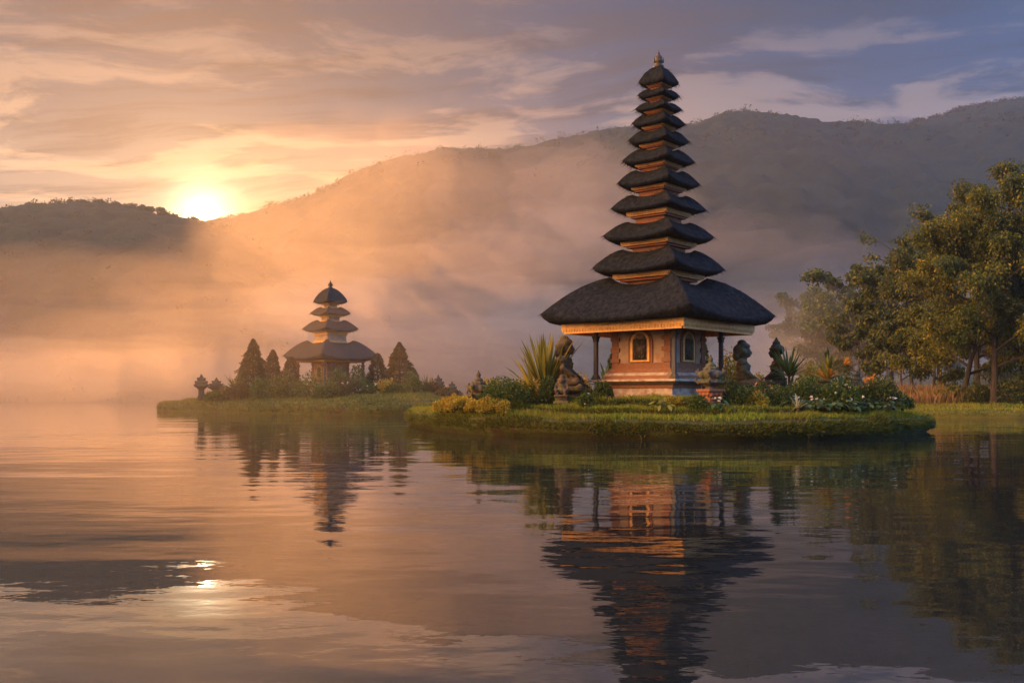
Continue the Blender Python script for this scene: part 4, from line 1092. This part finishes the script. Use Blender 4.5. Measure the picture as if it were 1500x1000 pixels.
LEAFY = [(1158,33.6,.98,'broad-leaved plant at the left end of the low planting on the right'),(1180,33.4,.97,'broad-leaved plant just right of the pale star-shaped plant'),(1200,33.5,.97,'broad-leaved plant below the left side of the stone planter'),
 (1222,33.5,.97,'broad-leaved plant below the right side of the stone planter'),(1246,33.8,.97,'broad-leaved plant below the dark stone pinnacle'),(1270,34.3,.97,'broad-leaved plant left of the near-black bush'),(1300,34.8,.95,'broad-leaved plant at the foot of the near-black bush'),
 (970,33.3,1.0,'broad-leaved lime plant at the foot of the plinth corner'),(1055,32.9,.96,'broad-leaved plant right of the lantern pedestal')]
for k, (x, D, z, lb) in enumerate(LEAFY):
    leafy(lb, at(x, D, z), 34, .42, .17, M_yucca if x == 970 else (M_green if k % 2 else M_fan), 500+k, (5, .07) if k % 2 == 0 else None)
# far island shrubs
FB = [(330,84,.95,1.6,.9),(352,83,1.0,1.7,1.3),(384,82,1.0,2.0,1.6),(409,81,1.0,1.9,1.7),(436,82,1.1,1.8,1.2),(458,80,1.05,2.9,1.9),(484,79,1.05,1.9,1.2),(508,80,1.05,2.2,1.5),(530,81,1.1,2.2,1.6),(547,80,1.0,1.8,1.1),(566,80,1.0,1.7,1.5),(592,80,1.0,2.3,1.1),(617,80,1.0,2.2,1.2),(652,78,.9,1.8,1.0),(498,86,1.5,1.8,1.9),(525,87,1.5,1.5,2.2),(392,88,1.2,1.6,1.4),(312,83,.95,1.3,.7),(420,83.5,1.1,1.2,2.0),(634,80,1.0,1.6,1.3),(606,79,1.0,1.6,1.9),(575,79,1.0,1.6,1.2),(668,77,.9,1.3,.8),(470,78,1.0,1.5,1.0)]
FL = ['under the second left pinnacle','below the wild strap-leaved plant','at the foot of the largest left conifer','below the narrow left conifer','below the columnar shrub-tree','left of the small shrine plinth, widest of its row','right before the small shrine plinth','right of the small shrine plinth','under the right posts of the small shrine','below the conifer right of the small shrine','glowing yellow before the right conifers','below the largest right conifer','right of the right conifers','at the right end of the far island','behind the row, under the right wall of the small shrine','tall and behind the right posts of the small shrine','behind the narrow left conifer','nearest the left tip of the far island','upright beside the left post of the small shrine','left of the right-hand pinnacles','upright, just right of the largest right conifer','low before the largest right conifer','last at the right end of the far island','low and nearest the water before the small shrine']
for k, ((x, D, z, w_, h_), lb) in enumerate(zip(FB, FL)):
    bush('hazy bush ' + lb, at(x, D, z), w_*1.2, h_*1.25, 1500, .17, M_yellow if k == 10 else (M_olive, M_conifer, M_green)[k % 3], 700+k, flowers=(M_petal, 14, .14) if k in (9, 7) else None)

# ------------------------------------------------------------------ trees of the right shore
def tree_meshes(H_, cr, z_lo, nl, nclump, per, leaf, seed, droop=.5, bare=0, lean=0.0, fork=False):
    r_ = np.random.default_rng(seed)
    mb = MB(); r0 = H_*.014+.03
    bend = r_.normal(size=2)*.03*H_
    def trunk(u): return Vector((bend[0]*math.sin(u*2.5)+lean*H_*u, bend[1]*math.sin(u*2.1), H_*u))
    us = np.linspace(0, .88, 9)
    mb.tube([trunk(u) - (Vector((0,0,.3)) if u == 0 else Vector((0,0,0))) for u in us], [r0*(1.5 if u == 0 else 1-u*.95) for u in us], 8)
    cl = []
    for k in range(nl):
        u = z_lo + (.93-z_lo)*(k+.5)/nl
        a = k*2.399 + r_.uniform(-.4, .4)
        v_ = (u-z_lo)/(.93-z_lo)
        reach = cr*(.45 + .75*math.sin(math.pi*min(1, v_*.85+.15)))*r_.uniform(.6, 1.15)
        rise = r_.uniform(.15, .75)*reach
        p0 = trunk(u); p3 = p0 + Vector((math.cos(a)*reach, math.sin(a)*reach, rise))
        p1 = p0.lerp(p3, .35) + Vector((0,0,rise*.12)); p2 = p0.lerp(p3, .7) + Vector((r_.normal()*.1, r_.normal()*.1, rise*.15))
        rr = r0*(1-u)*.5 + .03
        mb.tube([p0, p1, p2, p3], [rr, rr*.7, rr*.45, rr*.15], 6)
        isb = k >= nl - bare
        for j in range(4):
            q0 = p1.lerp(p3, r_.uniform(0, .9)); a2 = a + r_.uniform(-1.1, 1.1); l2 = reach*r_.uniform(.25, .5)
            q1 = q0 + Vector((math.cos(a2)*l2, math.sin(a2)*l2, l2*r_.uniform(-.1, .8)))
            mb.tube([q0, q0.lerp(q1, .5)+Vector((0,0,.05*l2)), q1], [rr*.4, rr*.28, rr*.1], 5)
            cl.append((q1, isb)); 
            if not isb: cl.append((q0.lerp(q1, .5), False))
        cl.append((p3, isb))
        if not isb: cl.append((p2, False))
    cl.append((trunk(.95), bare > 0))
    tm = mb.mesh('trunk')
    Q = []
    for c_, isb in cl:
        nn = int(per*r_.uniform(.5, 1.4)*(.22 if isb else 1)); R_ = cr*.20*r_.uniform(.6, 1.25)
        v = r_.normal(size=(nn, 3)); v /= np.linalg.norm(v, axis=1)[:, None]
        p = np.asarray(c_) + v*(R_*r_.uniform(.1, 1, nn)**.5)[:, None]*np.array([1, 1, .62])
        dz = np.clip(r_.normal(size=nn), 0, 3)*R_*droop*.7; p[:, 2] -= dz
        Q.append(quads_at(p, leaf*r_.uniform(.55, 1.35, nn), r_, .5, droop, v*.5))
    Q = np.concatenate(Q); Q[..., 2] = np.maximum(Q[..., 2], .4)
    return tm, Q
def plant_tree(label, loc, rz, tm, cm, mt, sc=1.0, group=None):
    root = thing('tree', label, 'tree', loc, rz, group, sc)
    link('trunk', tm, M_bark, root)
    if isinstance(cm, np.ndarray): o = polys('crown', cm, mt, root); return root, o.data
    link('crown', cm, mt, root); return root, cm
def T(label, x, D, ytop, H_cr, z_lo, nl, per, leaf, seed, mt, droop=.5, bare=0, lean=0.0, z=.8):
    H_ = CAMZ + (HZ-ytop)*D/F - z
    tm, cm = tree_meshes(H_, H_cr*H_, z_lo, nl, 0, per, leaf, seed, droop, bare, lean)
    return plant_tree(label, at(x, D, z), 0, tm, cm, mt)
T('golden drooping tree in front, its thin trunk rising from the reeds', 1457, 66, 268, .26, .15, 22, 230, .22, 1, M_goldleaf, .9)
T('tallest dark-crowned tree at the right edge of the picture', 1497, 70, 232, .25, .15, 23, 230, .22, 2, M_olive, .7)
T('golden tree left of the front drooping tree, hanging low over the reeds', 1408, 70, 318, .29, .14, 20, 220, .22, 3, M_goldleaf, 1.0)
T('tree just out beyond the right edge with leaning branches', 1545, 66, 262, .26, .2, 18, 190, .24, 4, M_olive, .8, lean=-.05)
T('olive tree rising behind the golden trees', 1432, 84, 288, .25, .2, 18, 170, .28, 5, M_olive, .6)
T('olive tree with a broad crown left of the golden trees', 1375, 86, 338, .28, .2, 18, 170, .28, 6, M_olive, .6)
T('tall thin-crowned tree whose bare twigs top the wood', 1306, 100, 343, .23, .30, 15, 85, .42, 7, M_olive, .5, bare=3)
T('hazy tree with twin stems under the bare-topped tree', 1338, 96, 372, .28, .28, 14, 95, .40, 8, M_olive, .6)
T('hazy round-crowned tree in the middle of the wood', 1275, 108, 398, .29, .36, 14, 95, .44, 9, M_olive, .5)
T('hazy tree left of the round-crowned tree', 1242, 116, 415, .28, .36, 13, 95, .46, 10, M_green, .5)
T('pale hazy tree third from the left end of the wood', 1218, 124, 428, .28, .34, 13, 90, .48, 11, M_green, .5)
T('pale hazy tree second from the left end of the wood', 1194, 134, 432, .27, .34, 13, 90, .50, 12, M_green, .5)
T('faintest tree at the left end of the wood', 1172, 146, 446, .27, .32, 12, 90, .54, 13, M_green, .5)
T('hazy understorey tree at the far left of the wood', 1205, 112, 478, .34, .25, 11, 80, .44, 14, M_olive, .5)
T('hazy understorey tree below the round-crowned tree', 1262, 98, 470, .34, .25, 11, 80, .40, 15, M_olive, .5)
T('understorey tree in the shade behind the reeds', 1322, 88, 462, .34, .22, 11, 80, .36, 16, M_olive, .6)
T('small lit sapling hanging over the reeds left of the golden trees', 1366, 74, 440, .34, .2, 11, 80, .28, 17, M_goldleaf, .9)
# far fill of the wood, one kind copied
tmF, cmF = tree_meshes(15, 4.2, .3, 13, 0, 80, .5, 31, .5)
tmG, cmG = tree_meshes(13, 4.6, .25, 13, 0, 80, .5, 32, .6)
cmF_me = cmG_me = None
for k, (x, D) in enumerate(((1350,118),(1400,112),(1450,104),(1495,100),(1300,130),(1250,140),(1220,150),(1540,90),(1590,84),(1640,78),(1375,135),(1480,125),(1690,86),(1760,80),(1600,105),(1185,160),(1420,150),(1330,150))):
    if k % 2 == 0: rt_, cmF = plant_tree('tree among those filling the back of the right wood', at(x, D, .9), k*1.3, tmF, cmF, M_olive, .8+.07*(k % 5), 'trees at the back of the right wood')
    else: rt_, cmG = plant_tree('tree among those filling the back of the right wood', at(x, D, .9), k*1.3, tmG, cmG, M_olive, .8+.07*(k % 5), 'trees at the back of the right wood')
# shrubs of the right shore
SB = [(1335,72,1.8,1.0,'low bush in the pink reeds nearest the near island'),(1352,74,2.2,1.3,'round bush in the reeds right of the nearest reed bush'),(1395,69,2.3,1.5,'bush in the reeds below the low golden tree'),(1432,67,2.0,1.6,'bush at the foot of the front golden tree, left of its trunk'),(1476,66,2.4,1.9,'bush at the foot of the front golden tree, right of its trunk'),(1500,68,2.6,2.4,'tall bush at the right edge of the picture under the tallest tree')]
for k, (x, D, w_, h_, lb) in enumerate(SB):
    bush(lb, at(x, D, .7), w_, h_, 1600, .17, (M_olive, M_olive, M_goldleaf)[k % 3], 900+k)
